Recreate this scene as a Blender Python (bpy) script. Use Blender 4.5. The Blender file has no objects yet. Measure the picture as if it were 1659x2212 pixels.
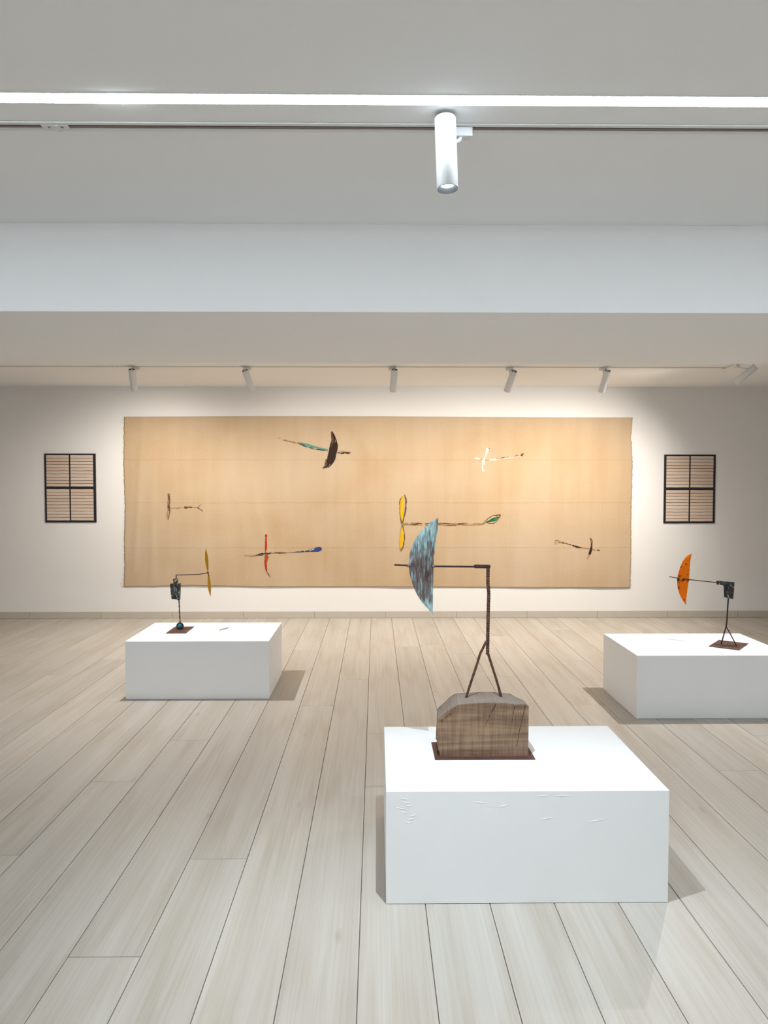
import bpy, math, random
from mathutils import Vector, Matrix

sc = bpy.context.scene
COL = sc.collection
R = random.Random(7)

# ------------------------------------------------------------------ camera
F_PX, W_PX, H_PX = 1600.0, 1659.0, 2212.0
yaw = math.atan(17.5 / F_PX)
pitch = math.atan(58.0 / F_PX)
cam_data = bpy.data.cameras.new('camera')
cam_data.sensor_fit = 'VERTICAL'
cam_data.sensor_height = 24.0
cam_data.lens = 24.0 * F_PX / H_PX
cam_data.clip_start = 0.05
cam = bpy.data.objects.new('camera', cam_data)
cam.location = (0, 0, 1.5)
cam.rotation_euler = (math.pi / 2 - pitch, 0, -yaw)
COL.objects.link(cam)
sc.camera = cam

# ------------------------------------------------------------------ world, view
world = bpy.data.worlds.new('world')
world.use_nodes = True
world.node_tree.nodes['Background'].inputs[0].default_value = (0.6, 0.65, 0.7, 1)
world.node_tree.nodes['Background'].inputs[1].default_value = 0.02
sc.world = world
sc.view_settings.view_transform = 'Standard'
sc.view_settings.look = 'None'
sc.view_settings.gamma = 1.0
sc.view_settings.use_curve_mapping = False
sc.view_settings.exposure = 0.37

# light levels (used by the lamps' own builders below)
LED_STRENGTH = 23.0
LED_COLOR = (0.77, 0.90, 1.0)
NEAR_COLOR = (0.82, 0.92, 1.0)
PLINTH_COLOR = (1.0, 0.965, 0.925)
WALL_COLOR = (1.0, 0.925, 0.835)

# ------------------------------------------------------------------ sizes of the place (metres)
ZC = 2.60                 # ceiling
XL, XR = -5.6, 5.8        # side walls
YB, YF = -2.4, 8.33       # wall behind the camera, far wall
BEAM_Y0, BEAM_Y1, BEAM_Z = 3.165, 4.484, 2.2316
HP = 0.41                 # plinth height


# ------------------------------------------------------------------ helpers
def tag(o, label=None, cat=None, group=None, kind=None):
    if label: o['label'] = label
    if cat: o['category'] = cat
    if group: o['group'] = group
    if kind: o['kind'] = kind
    return o


def empty(name, loc=(0, 0, 0), rz=0.0):
    o = bpy.data.objects.new(name, None)
    o.empty_display_size = 0.05
    o.location = loc
    o.rotation_euler = (0, 0, rz)
    COL.objects.link(o)
    return o


class MB:
    def __init__(self, off=(0, 0, 0)):
        self.v, self.f, self.m, self.s = [], [], [], []
        self.off = Vector(off)

    def add(self, vs, fs, mi=0, smooth=False):
        b = len(self.v)
        self.v += [tuple(Vector(p) - self.off) for p in vs]
        for f in fs:
            self.f.append([b + i for i in f]); self.m.append(mi); self.s.append(smooth)

    def box(self, x0, x1, y0, y1, z0, z1, mi=0):
        vs = [(x, y, z) for z in (z0, z1) for y in (y0, y1) for x in (x0, x1)]
        self.add(vs, [(0, 2, 3, 1), (4, 5, 7, 6), (0, 1, 5, 4), (2, 6, 7, 3), (0, 4, 6, 2), (1, 3, 7, 5)], mi)

    def prism_xz(self, poly, y0, y1, mi=0):
        """poly is a list of (x, z); extruded from y0 to y1"""
        a = sum(poly[i][0] * poly[(i + 1) % len(poly)][1] - poly[(i + 1) % len(poly)][0] * poly[i][1] for i in range(len(poly)))
        if a < 0: poly = poly[::-1]
        n = len(poly)
        vs = [(x, y0, z) for x, z in poly] + [(x, y1, z) for x, z in poly]
        fs = [tuple(range(n)), tuple(range(2 * n - 1, n - 1, -1))]
        for i in range(n):
            j = (i + 1) % n
            fs.append((i, n + i, n + j, j))
        self.add(vs, fs, mi)

    def tube(self, pts, radii, seg=10, mi=0, smooth=True, caps=True, twist=0.0, lobe=0.0, lobes=6):
        pts = [Vector(p) for p in pts]
        if not isinstance(radii, (list, tuple)): radii = [radii] * len(pts)
        vs, fs = [], []
        prev = None
        run = 0.0
        for i, p in enumerate(pts):
            t = (pts[min(i + 1, len(pts) - 1)] - pts[max(i - 1, 0)]).normalized()
            if prev is None:
                a = Vector((0, 1, 0)) if abs(t.y) < 0.9 else Vector((1, 0, 0))
                n1 = (a - t * a.dot(t)).normalized()
            else:
                n1 = (prev - t * prev.dot(t)).normalized()
            prev = n1
            n2 = t.cross(n1)
            if i: run += (pts[i] - pts[i - 1]).length
            for k in range(seg):
                a = 2 * math.pi * k / seg
                r = radii[i] * (1 + lobe * math.cos(lobes * a + twist * run))
                vs.append(p + n1 * math.cos(a) * r + n2 * math.sin(a) * r)
        for i in range(len(pts) - 1):
            for k in range(seg):
                k2 = (k + 1) % seg
                fs.append((i * seg + k, i * seg + k2, (i + 1) * seg + k2, (i + 1) * seg + k))
        if caps:
            fs.append(tuple(range(seg - 1, -1, -1)))
            b = (len(pts) - 1) * seg
            fs.append(tuple(range(b, b + seg)))
        self.add(vs, fs, mi, smooth)

    def lathe(self, prof, seg=32, mi=0, smooth=True, mat=None):
        """prof: list of (r, z) around local z; mat: 4x4 placing it"""
        vs, fs = [], []
        for r, z in prof:
            for k in range(seg):
                a = 2 * math.pi * k / seg
                p = Vector((r * math.cos(a), r * math.sin(a), z))
                vs.append(mat @ p if mat else p)
        for i in range(len(prof) - 1):
            for k in range(seg):
                k2 = (k + 1) % seg
                fs.append((i * seg + k, i * seg + k2, (i + 1) * seg + k2, (i + 1) * seg + k))
        self.add(vs, fs, mi, smooth)

    def mesh(self, name, mats):
        me = bpy.data.meshes.new(name)
        me.from_pydata([tuple(v) for v in self.v], [], self.f)
        for m in (mats if isinstance(mats, (list, tuple)) else [mats]): me.materials.append(m)
        me.polygons.foreach_set('material_index', self.m)
        me.polygons.foreach_set('use_smooth', self.s)
        me.update()
        return me

    def build(self, name, mats, parent=None, bevel=0.0, segs=2, autosmooth=False):
        o = bpy.data.objects.new(name, self.mesh(name, mats))
        COL.objects.link(o)
        if parent: o.parent = parent
        if bevel:
            b = o.modifiers.new('bevel', 'BEVEL')
            b.width = bevel; b.segments = segs; b.limit_method = 'ANGLE'; b.angle_limit = math.radians(40)
        return o


def resample(pts, n):
    """Catmull-Rom through points of any dimension"""
    P = [Vector(p) for p in pts]
    out = []
    m = len(P) - 1
    for i in range(n):
        t = i / (n - 1) * m
        k = min(int(t), m - 1); u = t - k
        p1, p2 = P[k], P[k + 1]
        p0 = P[k - 1] if k > 0 else p1 * 2 - p2
        p3 = P[k + 2] if k + 2 <= m else p2 * 2 - p1
        out.append(0.5 * ((2 * p1) + (p2 - p0) * u + (2 * p0 - 5 * p1 + 4 * p2 - p3) * u * u + (3 * p1 - p0 - 3 * p2 + p3) * u ** 3))
    return out


# ------------------------------------------------------------------ materials
def material(name):
    m = bpy.data.materials.new(name)
    m.use_nodes = True
    nt = m.node_tree
    return m, nt, nt.nodes['Principled BSDF'], nt.nodes, nt.links


def plain(name, col, rough=0.5, metal=0.0, noise=0.0, nscale=30.0, bump=0.0, bscale=80.0, spec=0.5):
    m, nt, b, N, L = material(name)
    b.inputs['Base Color'].default_value = (*col, 1)
    b.inputs['Roughness'].default_value = rough
    b.inputs['Metallic'].default_value = metal
    b.inputs['Specular IOR Level'].default_value = spec
    tc = N.new('ShaderNodeTexCoord')
    if noise:
        n = N.new('ShaderNodeTexNoise'); n.inputs['Scale'].default_value = nscale; n.inputs['Detail'].default_value = 5
        L.new(tc.outputs['Object'], n.inputs['Vector'])
        mx = N.new('ShaderNodeMixRGB')
        mx.inputs[1].default_value = (*[max(0, c * (1 - noise)) for c in col], 1)
        mx.inputs[2].default_value = (*[min(1, c * (1 + noise)) for c in col], 1)
        L.new(n.outputs['Fac'], mx.inputs[0]); L.new(mx.outputs[0], b.inputs['Base Color'])
    if bump:
        n2 = N.new('ShaderNodeTexNoise'); n2.inputs['Scale'].default_value = bscale; n2.inputs['Detail'].default_value = 4
        L.new(tc.outputs['Object'], n2.inputs['Vector'])
        bp = N.new('ShaderNodeBump'); bp.inputs['Strength'].default_value = bump; bp.inputs['Distance'].default_value = 0.004
        L.new(n2.outputs['Fac'], bp.inputs['Height']); L.new(bp.outputs[0], b.inputs['Normal'])
    return m


def ramp(N, stops):
    r = N.new('ShaderNodeValToRGB')
    e = r.color_ramp.elements
    while len(e) < len(stops): e.new(0.5)
    for i, (p, c) in enumerate(stops):
        e[i].position = p
        e[i].color = (*c, 1) if len(c) == 3 else c
    return r


def emitter(name, col, strength):
    m, nt, b, N, L = material(name)
    b.inputs['Base Color'].default_value = (0.8, 0.8, 0.8, 1)
    b.inputs['Emission Color'].default_value = (*col, 1)
    b.inputs['Emission Strength'].default_value = strength
    return m


M_WALL = plain('white_wall_paint', (0.82, 0.81, 0.795), 0.75, noise=0.012, nscale=3, bump=0.06, bscale=220, spec=0.25)
M_CEIL = plain('white_ceiling_paint', (0.92, 0.92, 0.915), 0.85, noise=0.012, nscale=2, bump=0.05, bscale=160, spec=0.2)
M_PLINTH = plain('white_plinth_paint', (0.90, 0.905, 0.91), 0.55, noise=0.012, nscale=5, bump=0.22, bscale=14, spec=0.35)
M_BASE = plain('baseboard_laminate', (0.52, 0.475, 0.41), 0.5, noise=0.04, nscale=12)
M_SEAM = plain('dark_floor_seam', (0.16, 0.12, 0.10), 0.9)
M_TRACK = plain('white_track_enamel', (0.74, 0.735, 0.715), 0.4)
M_SLOT = plain('dark_track_slot', (0.085, 0.07, 0.085), 0.5)
M_COPPER = plain('track_conductor', (0.24, 0.17, 0.17), 0.35, metal=0.8)
M_LAMP = plain('white_lamp_enamel', (0.76, 0.76, 0.765), 0.4)
M_BLACK = plain('black_plastic', (0.012, 0.011, 0.012), 0.5)
M_REFL = plain('dark_reflector', (0.10, 0.12, 0.14), 0.3, metal=0.6)
M_SCREW = plain('screw_grey', (0.25, 0.24, 0.23), 0.4, metal=0.7)
M_LENS = emitter('lamp_lens', (1, 0.98, 0.94), 25.0)
M_LED = emitter('led_diffuser', LED_COLOR, LED_STRENGTH)
M_FRAME = plain('black_panel_lacquer', (0.010, 0.008, 0.013), 0.45, noise=0.2, nscale=8)


def plank_material():
    m, nt, b, N, L = material('pale_wood_plank')
    tc = N.new('ShaderNodeTexCoord'); oi = N.new('ShaderNodeObjectInfo')
    off = N.new('ShaderNodeVectorMath'); off.operation = 'SCALE'
    comb = N.new('ShaderNodeCombineXYZ')
    for i, k in enumerate((37.0, 91.0, 13.0)):
        mu = N.new('ShaderNodeMath'); mu.operation = 'MULTIPLY'; mu.inputs[1].default_value = k
        L.new(oi.outputs['Random'], mu.inputs[0]); L.new(mu.outputs[0], comb.inputs[i])
    add = N.new('ShaderNodeVectorMath'); add.operation = 'ADD'
    L.new(tc.outputs['Object'], add.inputs[0]); L.new(comb.outputs[0], add.inputs[1])
    def noise(scale, det, dist=0.0):
        mp = N.new('ShaderNodeMapping'); mp.inputs['Scale'].default_value = scale
        L.new(add.outputs[0], mp.inputs['Vector'])
        n = N.new('ShaderNodeTexNoise'); n.inputs['Scale'].default_value = 1; n.inputs['Detail'].default_value = det
        n.inputs['Distortion'].default_value = dist
        L.new(mp.outputs[0], n.inputs['Vector'])
        return n
    fine = noise((110, 1.5, 5), 5, 0.2)
    broad = noise((11, 0.28, 3), 3, 0.3)
    mp = N.new('ShaderNodeMapping'); mp.inputs['Scale'].default_value = (7.5, 0.15, 1)
    L.new(add.outputs[0], mp.inputs['Vector'])
    wav = N.new('ShaderNodeTexWave'); wav.wave_type = 'RINGS'; wav.inputs['Scale'].default_value = 2.2
    wav.inputs['Distortion'].default_value = 5.0; wav.inputs['Detail'].default_value = 2.5; wav.inputs['Detail Scale'].default_value = 0.8
    L.new(mp.outputs[0], wav.inputs['Vector'])
    r1 = ramp(N, [(0.30, (0.452, 0.408, 0.353)), (0.52, (0.494, 0.454, 0.403)), (0.75, (0.526, 0.494, 0.452))])
    L.new(broad.outputs['Fac'], r1.inputs[0])
    r2 = ramp(N, [(0.34, (0.89, 0.87, 0.84)), (0.58, (1, 1, 1))])
    L.new(fine.outputs['Fac'], r2.inputs[0])
    r3 = ramp(N, [(0.0, (0.90, 0.87, 0.83)), (0.28, (1, 1, 1))])
    L.new(wav.outputs['Color'], r3.inputs[0])
    m1 = N.new('ShaderNodeMixRGB'); m1.blend_type = 'MULTIPLY'; m1.inputs[0].default_value = 0.75
    L.new(r1.outputs[0], m1.inputs[1]); L.new(r2.outputs[0], m1.inputs[2])
    m2 = N.new('ShaderNodeMixRGB'); m2.blend_type = 'MULTIPLY'; m2.inputs[0].default_value = 0.6
    L.new(m1.outputs[0], m2.inputs[1]); L.new(r3.outputs[0], m2.inputs[2])
    # a few knots
    mpk = N.new('ShaderNodeMapping'); mpk.inputs['Scale'].default_value = (5, 1.6, 1)
    L.new(add.outputs[0], mpk.inputs['Vector'])
    vo = N.new('ShaderNodeTexVoronoi'); vo.inputs['Scale'].default_value = 1.0
    L.new(mpk.outputs[0], vo.inputs['Vector'])
    rk = ramp(N, [(0.02, (0.70, 0.60, 0.50)), (0.085, (1, 1, 1))])
    L.new(vo.outputs['Distance'], rk.inputs[0])
    m3 = N.new('ShaderNodeMixRGB'); m3.blend_type = 'MULTIPLY'; m3.inputs[0].default_value = 0.5
    L.new(m2.outputs[0], m3.inputs[1]); L.new(rk.outputs[0], m3.inputs[2])
    # plank to plank tone
    hs = N.new('ShaderNodeHueSaturation')
    mr = N.new('ShaderNodeMapRange'); mr.inputs['To Min'].default_value = 0.95; mr.inputs['To Max'].default_value = 1.05
    L.new(oi.outputs['Random'], mr.inputs['Value']); L.new(mr.outputs[0], hs.inputs['Value'])
    L.new(m3.outputs[0], hs.inputs['Color']); L.new(hs.outputs[0], b.inputs['Base Color'])
    b.inputs['Roughness'].default_value = 0.42
    b.inputs['Specular IOR Level'].default_value = 0.38
    bp = N.new('ShaderNodeBump'); bp.inputs['Strength'].default_value = 0.12; bp.inputs['Distance'].default_value = 0.002
    L.new(fine.outputs['Fac'], bp.inputs['Height']); L.new(bp.outputs[0], b.inputs['Normal'])
    return m


def cloth_material():
    m, nt, b, N, L = material('tan_linen')
    tc = N.new('ShaderNodeTexCoord')
    def noise(scale, det, dist=0.0):
        mp = N.new('ShaderNodeMapping'); mp.inputs['Scale'].default_value = scale
        L.new(tc.outputs['Object'], mp.inputs['Vector'])
        n = N.new('ShaderNodeTexNoise'); n.inputs['Scale'].default_value = 1; n.inputs['Detail'].default_value = det
        n.inputs['Distortion'].default_value = dist
        L.new(mp.outputs[0], n.inputs['Vector'])
        return n
    big = noise((1.0, 1, 1.1), 4, 0.4)
    r1 = ramp(N, [(0.30, (0.515, 0.365, 0.222)), (0.50, (0.545, 0.412, 0.276)), (0.72, (0.575, 0.452, 0.328))])
    L.new(big.outputs['Fac'], r1.inputs[0])
    vert = noise((7, 1, 0.5), 4, 0.3)
    r2 = ramp(N, [(0.32, (0.90, 0.87, 0.82)), (0.6, (1, 1, 1))])
    L.new(vert.outputs['Fac'], r2.inputs[0])
    m1 = N.new('ShaderNodeMixRGB'); m1.blend_type = 'MULTIPLY'; m1.inputs[0].default_value = 0.45
    L.new(r1.outputs[0], m1.inputs[1]); L.new(r2.outputs[0], m1.inputs[2])
    weave = noise((60, 1, 90), 3)
    r3 = ramp(N, [(0.3, (0.94, 0.93, 0.91)), (0.7, (1, 1, 1))])
    L.new(weave.outputs['Fac'], r3.inputs[0])
    m2 = N.new('ShaderNodeMixRGB'); m2.blend_type = 'MULTIPLY'; m2.inputs[0].default_value = 1
    L.new(m1.outputs[0], m2.inputs[1]); L.new(r3.outputs[0], m2.inputs[2])
    # darker brown tint along the three old fold lines, broken up along their length
    sp = N.new('ShaderNodeSeparateXYZ'); L.new(tc.outputs['Object'], sp.inputs[0])
    patch = noise((4.0, 1, 1.5), 4, 0.5)
    last = m2
    for zc in (1.435, 0.955, 0.450):
        d1 = N.new('ShaderNodeMath'); d1.operation = 'SUBTRACT'; d1.inputs[1].default_value = zc; L.new(sp.outputs[2], d1.inputs[0])
        wob = N.new('ShaderNodeMath'); wob.operation = 'MULTIPLY_ADD'; wob.inputs[1].default_value = 0.03; L.new(patch.outputs['Fac'], wob.inputs[0]); L.new(d1.outputs[0], wob.inputs[2])
        d1b = N.new('ShaderNodeMath'); d1b.operation = 'SUBTRACT'; d1b.inputs[1].default_value = 0.015; L.new(wob.outputs[0], d1b.inputs[0])
        d2 = N.new('ShaderNodeMath'); d2.operation = 'ABSOLUTE'; L.new(d1b.outputs[0], d2.inputs[0])
        mr = N.new('ShaderNodeMapRange'); mr.inputs['From Min'].default_value = 0.002; mr.inputs['From Max'].default_value = 0.013; mr.inputs['To Min'].default_value = 1.0; mr.inputs['To Max'].default_value = 0.0
        L.new(d2.outputs[0], mr.inputs['Value'])
        mm = N.new('ShaderNodeMath'); mm.operation = 'MULTIPLY'; L.new(mr.outputs[0], mm.inputs[0]); L.new(patch.outputs['Fac'], mm.inputs[1])
        mx = N.new('ShaderNodeMixRGB'); mx.blend_type = 'MULTIPLY'; mx.inputs[2].default_value = (0.90, 0.85, 0.78, 1)
        L.new(mm.outputs[0], mx.inputs[0]); L.new(last.outputs[0], mx.inputs[1])
        last = mx
    L.new(last.outputs[0], b.inputs['Base Color'])
    b.inputs['Roughness'].default_value = 0.9
    b.inputs['Specular IOR Level'].default_value = 0.1
    bp = N.new('ShaderNodeBump'); bp.inputs['Strength'].default_value = 0.25; bp.inputs['Distance'].default_value = 0.003
    L.new(weave.outputs['Fac'], bp.inputs['Height']); L.new(bp.outputs[0], b.inputs['Normal'])
    return m


def rust_material(name, dark, light, scale=60, rough=0.75, metal=0.3):
    m, nt, b, N, L = material(name)
    tc = N.new('ShaderNodeTexCoord')
    n = N.new('ShaderNodeTexNoise'); n.inputs['Scale'].default_value = scale; n.inputs['Detail'].default_value = 8
    L.new(tc.outputs['Object'], n.inputs['Vector'])
    r = ramp(N, [(0.35, dark), (0.68, light)])
    L.new(n.outputs['Fac'], r.inputs[0]); L.new(r.outputs[0], b.inputs['Base Color'])
    b.inputs['Roughness'].default_value = rough; b.inputs['Metallic'].default_value = metal
    bp = N.new('ShaderNodeBump'); bp.inputs['Strength'].default_value = 0.5; bp.inputs['Distance'].default_value = 0.002
    L.new(n.outputs['Fac'], bp.inputs['Height']); L.new(bp.outputs[0], b.inputs['Normal'])
    return m


def patina_material():
    """copper sheet: brown metal in the middle, turquoise patina growing from both tips, pale streaks"""
    m, nt, b, N, L = material('turquoise_copper_patina')
    tc = N.new('ShaderNodeTexCoord')
    def noise(scale, det, dist=0.0):
        mp = N.new('ShaderNodeMapping'); mp.inputs['Scale'].default_value = scale
        L.new(tc.outputs['Object'], mp.inputs['Vector'])
        n = N.new('ShaderNodeTexNoise'); n.inputs['Scale'].default_value = 1; n.inputs['Detail'].default_value = det
        n.inputs['Distortion'].default_value = dist
        L.new(mp.outputs[0], n.inputs['Vector'])
        return n
    streak = noise((150, 60, 26), 10, 0.15)
    blot = noise((20, 10, 13), 5, 0.4)
    sp = N.new('ShaderNodeSeparateXYZ'); L.new(tc.outputs['Object'], sp.inputs[0])
    # distance from the middle of the blade in height (object origin is at plinth top)
    s1 = N.new('ShaderNodeMath'); s1.operation = 'SUBTRACT'; s1.inputs[1].default_value = 0.745; L.new(sp.outputs[2], s1.inputs[0])
    s2 = N.new('ShaderNodeMath'); s2.operation = 'ABSOLUTE'; L.new(s1.outputs[0], s2.inputs[0])
    mr = N.new('ShaderNodeMapRange'); mr.inputs['From Min'].default_value = 0.02; mr.inputs['From Max'].default_value = 0.17
    mr.inputs['To Min'].default_value = -0.10; mr.inputs['To Max'].default_value = 0.24
    L.new(s2.outputs[0], mr.inputs['Value'])
    a1 = N.new('ShaderNodeMath'); a1.operation = 'ADD'; L.new(streak.outputs['Fac'], a1.inputs[0]); L.new(mr.outputs[0], a1.inputs[1])
    a2 = N.new('ShaderNodeMath'); a2.operation = 'MULTIPLY_ADD'; a2.inputs[1].default_value = 0.35
    L.new(blot.outputs['Fac'], a2.inputs[0]); L.new(a1.outputs[0], a2.inputs[2])
    r = ramp(N, [(0.48, (0.045, 0.035, 0.037)), (0.60, (0.120, 0.084, 0.072)), (0.70, (0.140, 0.140, 0.140)), (0.80, (0.215, 0.320, 0.325)), (0.98, (0.40, 0.545, 0.55))])
    L.new(a2.outputs[0], r.inputs[0]); L.new(r.outputs[0], b.inputs['Base Color'])
    b.inputs['Roughness'].default_value = 0.7; b.inputs['Metallic'].default_value = 0.1
    bp = N.new('ShaderNodeBump'); bp.inputs['Strength'].default_value = 0.35; bp.inputs['Distance'].default_value = 0.002
    L.new(streak.outputs['Fac'], bp.inputs['Height']); L.new(bp.outputs[0], b.inputs['Normal'])
    return m


def scratched_material():
    m, nt, b, N, L = material('dark_scratched_sheet_metal')
    tc = N.new('ShaderNodeTexCoord')
    n = N.new('ShaderNodeTexNoise'); n.inputs['Scale'].default_value = 22; n.inputs['Detail'].default_value = 4; n.inputs['Distortion'].default_value = 2.2
    L.new(tc.outputs['Object'], n.inputs['Vector'])
    r = ramp(N, [(0.40, (0.014, 0.014, 0.014)), (0.54, (0.040, 0.046, 0.042)), (0.60, (0.12, 0.125, 0.115)), (0.64, (0.48, 0.45, 0.39))])
    L.new(n.outputs['Fac'], r.inputs[0]); L.new(r.outputs[0], b.inputs['Base Color'])
    b.inputs['Roughness'].default_value = 0.5; b.inputs['Metallic'].default_value = 0.35
    bp = N.new('ShaderNodeBump'); bp.inputs['Strength'].default_value = 0.4; bp.inputs['Distance'].default_value = 0.003
    L.new(n.outputs['Fac'], bp.inputs['Height']); L.new(bp.outputs[0], b.inputs['Normal'])
    return m


def enamel_material(name, col, dark, hub, size, thresh=0.63):
    """worn enamel with a scorched patch where the rod is welded to it (hub, in object space)"""
    m, nt, b, N, L = material(name)
    tc = N.new('ShaderNodeTexCoord')
    n = N.new('ShaderNodeTexNoise'); n.inputs['Scale'].default_value = 38; n.inputs['Detail'].default_value = 6
    L.new(tc.outputs['Object'], n.inputs['Vector'])
    r = ramp(N, [(thresh - 0.05, (0, 0, 0)), (thresh + 0.06, (1, 1, 1))])
    sp = N.new('ShaderNodeSeparateXYZ'); L.new(tc.outputs['Object'], sp.inputs[0])
    s1 = N.new('ShaderNodeMath'); s1.operation = 'SUBTRACT'; s1.inputs[1].default_value = hub; L.new(sp.outputs[2], s1.inputs[0])
    s2 = N.new('ShaderNodeMath'); s2.operation = 'ABSOLUTE'; L.new(s1.outputs[0], s2.inputs[0])
    mr = N.new('ShaderNodeMapRange'); mr.inputs['From Min'].default_value = 0.0; mr.inputs['From Max'].default_value = size
    mr.inputs['To Min'].default_value = 0.20; mr.inputs['To Max'].default_value = 0.0
    L.new(s2.outputs[0], mr.inputs['Value'])
    ad = N.new('ShaderNodeMath'); ad.operation = 'ADD'; L.new(n.outputs['Fac'], ad.inputs[0]); L.new(mr.outputs[0], ad.inputs[1])
    L.new(ad.outputs[0], r.inputs[0])
    mx = N.new('ShaderNodeMixRGB'); mx.inputs[1].default_value = (*col, 1); mx.inputs[2].default_value = (*dark, 1)
    L.new(r.outputs[0], mx.inputs[0]); L.new(mx.outputs[0], b.inputs['Base Color'])
    b.inputs['Roughness'].default_value = 0.6; b.inputs['Specular IOR Level'].default_value = 0.15
    return m


def wood_block_material():
    m, nt, b, N, L = material('weathered_timber')
    tc = N.new('ShaderNodeTexCoord')
    def noise(scale, det, dist=0.0):
        mp = N.new('ShaderNodeMapping'); mp.inputs['Scale'].default_value = scale
        L.new(tc.outputs['Object'], mp.inputs['Vector'])
        n = N.new('ShaderNodeTexNoise'); n.inputs['Scale'].default_value = 1; n.inputs['Detail'].default_value = det
        n.inputs['Distortion'].default_value = dist
        L.new(mp.outputs[0], n.inputs['Vector'])
        return n
    hor = noise((4, 6, 48), 5, 0.4)
    ver = noise((170, 8, 7), 5, 0.3)
    grey = noise((9, 9, 11), 4, 0.5)
    r1 = ramp(N, [(0.30, (0.150, 0.092, 0.060)), (0.52, (0.255, 0.165, 0.105)), (0.74, (0.370, 0.250, 0.155))])
    L.new(hor.outputs['Fac'], r1.inputs[0])
    r2 = ramp(N, [(0.36, (0.72, 0.69, 0.67)), (0.60, (1, 1, 1))])
    L.new(ver.outputs['Fac'], r2.inputs[0])
    m1 = N.new('ShaderNodeMixRGB'); m1.blend_type = 'MULTIPLY'; m1.inputs[0].default_value = 0.75
    L.new(r1.outputs[0], m1.inputs[1]); L.new(r2.outputs[0], m1.inputs[2])
    # weather-greyed where rain reached it: top face, blotches
    geo = N.new('ShaderNodeNewGeometry'); sp = N.new('ShaderNodeSeparateXYZ'); L.new(geo.outputs['Normal'], sp.inputs[0])
    mr = N.new('ShaderNodeMapRange'); mr.inputs['From Min'].default_value = 0.3; mr.inputs['From Max'].default_value = 0.8
    mr.inputs['To Max'].default_value = 0.35
    L.new(sp.outputs[2], mr.inputs['Value'])
    ad = N.new('ShaderNodeMath'); ad.operation = 'ADD'; L.new(grey.outputs['Fac'], ad.inputs[0]); L.new(mr.outputs[0], ad.inputs[1])
    rg = ramp(N, [(0.60, (0, 0, 0)), (0.80, (0.85, 0.85, 0.85))])
    L.new(ad.outputs[0], rg.inputs[0])
    m2 = N.new('ShaderNodeMixRGB'); m2.inputs[2].default_value = (0.25, 0.205, 0.175, 1)
    L.new(rg.outputs[0], m2.inputs[0]); L.new(m1.outputs[0], m2.inputs[1])
    m3 = N.new('ShaderNodeMixRGB'); m3.blend_type = 'MULTIPLY'; m3.inputs[0].default_value = 0.3
    L.new(m2.outputs[0], m3.inputs[1]); L.new(r2.outputs[0], m3.inputs[2])
    L.new(m3.outputs[0], b.inputs['Base Color'])
    b.inputs['Roughness'].default_value = 0.85; b.inputs['Specular IOR Level'].default_value = 0.2
    ad2 = N.new('ShaderNodeMath'); ad2.operation = 'ADD'; L.new(hor.outputs['Fac'], ad2.inputs[0]); L.new(ver.outputs['Fac'], ad2.inputs[1])
    bp = N.new('ShaderNodeBump'); bp.inputs['Strength'].default_value = 0.6; bp.inputs['Distance'].default_value = 0.003
    L.new(ad2.outputs[0], bp.inputs['Height']); L.new(bp.outputs[0], b.inputs['Normal'])
    return m


def paper_material():
    """aged paper slip with an illegible line of brown scribbles along its middle"""
    m, nt, b, N, L = material('scribbled_paper_slip')
    tc = N.new('ShaderNodeTexCoord'); oi = N.new('ShaderNodeObjectInfo')
    mu = N.new('ShaderNodeMath'); mu.operation = 'MULTIPLY'; mu.inputs[1].default_value = 53.0
    L.new(oi.outputs['Random'], mu.inputs[0])
    cb = N.new('ShaderNodeCombineXYZ'); L.new(mu.outputs[0], cb.inputs[0]); L.new(mu.outputs[0], cb.inputs[1])
    add = N.new('ShaderNodeVectorMath'); add.operation = 'ADD'
    L.new(tc.outputs['Object'], add.inputs[0]); L.new(cb.outputs[0], add.inputs[1])
    mp = N.new('ShaderNodeMapping'); mp.inputs['Scale'].default_value = (115, 1, 190)
    L.new(add.outputs[0], mp.inputs['Vector'])
    n = N.new('ShaderNodeTexNoise'); n.inputs['Scale'].default_value = 1; n.inputs['Detail'].default_value = 3; n.inputs['Distortion'].default_value = 2.0
    L.new(mp.outputs[0], n.inputs['Vector'])
    sp = N.new('ShaderNodeSeparateXYZ'); L.new(tc.outputs['Object'], sp.inputs[0])
    ab = N.new('ShaderNodeMath'); ab.operation = 'ABSOLUTE'; L.new(sp.outputs[2], ab.inputs[0])
    mr = N.new('ShaderNodeMapRange'); mr.inputs['From Min'].default_value = 0.002; mr.inputs['From Max'].default_value = 0.0095
    mr.inputs['To Min'].default_value = 0.03; mr.inputs['To Max'].default_value = -0.22
    L.new(ab.outputs[0], mr.inputs['Value'])
    ad = N.new('ShaderNodeMath'); ad.operation = 'ADD'; L.new(n.outputs['Fac'], ad.inputs[0]); L.new(mr.outputs[0], ad.inputs[1])
    r = ramp(N, [(0.58, (0, 0, 0)), (0.70, (0.7, 0.7, 0.7))])
    L.new(ad.outputs[0], r.inputs[0])
    tone = ramp(N, [(0.0, (0.62, 0.46, 0.35)), (0.5, (0.66, 0.53, 0.43)), (1.0, (0.67, 0.56, 0.48))])
    L.new(oi.outputs['Random'], tone.inputs[0])
    mx = N.new('ShaderNodeMixRGB'); mx.inputs[2].default_value = (0.12, 0.075, 0.06, 1)
    L.new(tone.outputs[0], mx.inputs[1]); L.new(r.outputs[0], mx.inputs[0]); L.new(mx.outputs[0], b.inputs['Base Color'])
    b.inputs['Roughness'].default_value = 0.85
    return m


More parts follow.
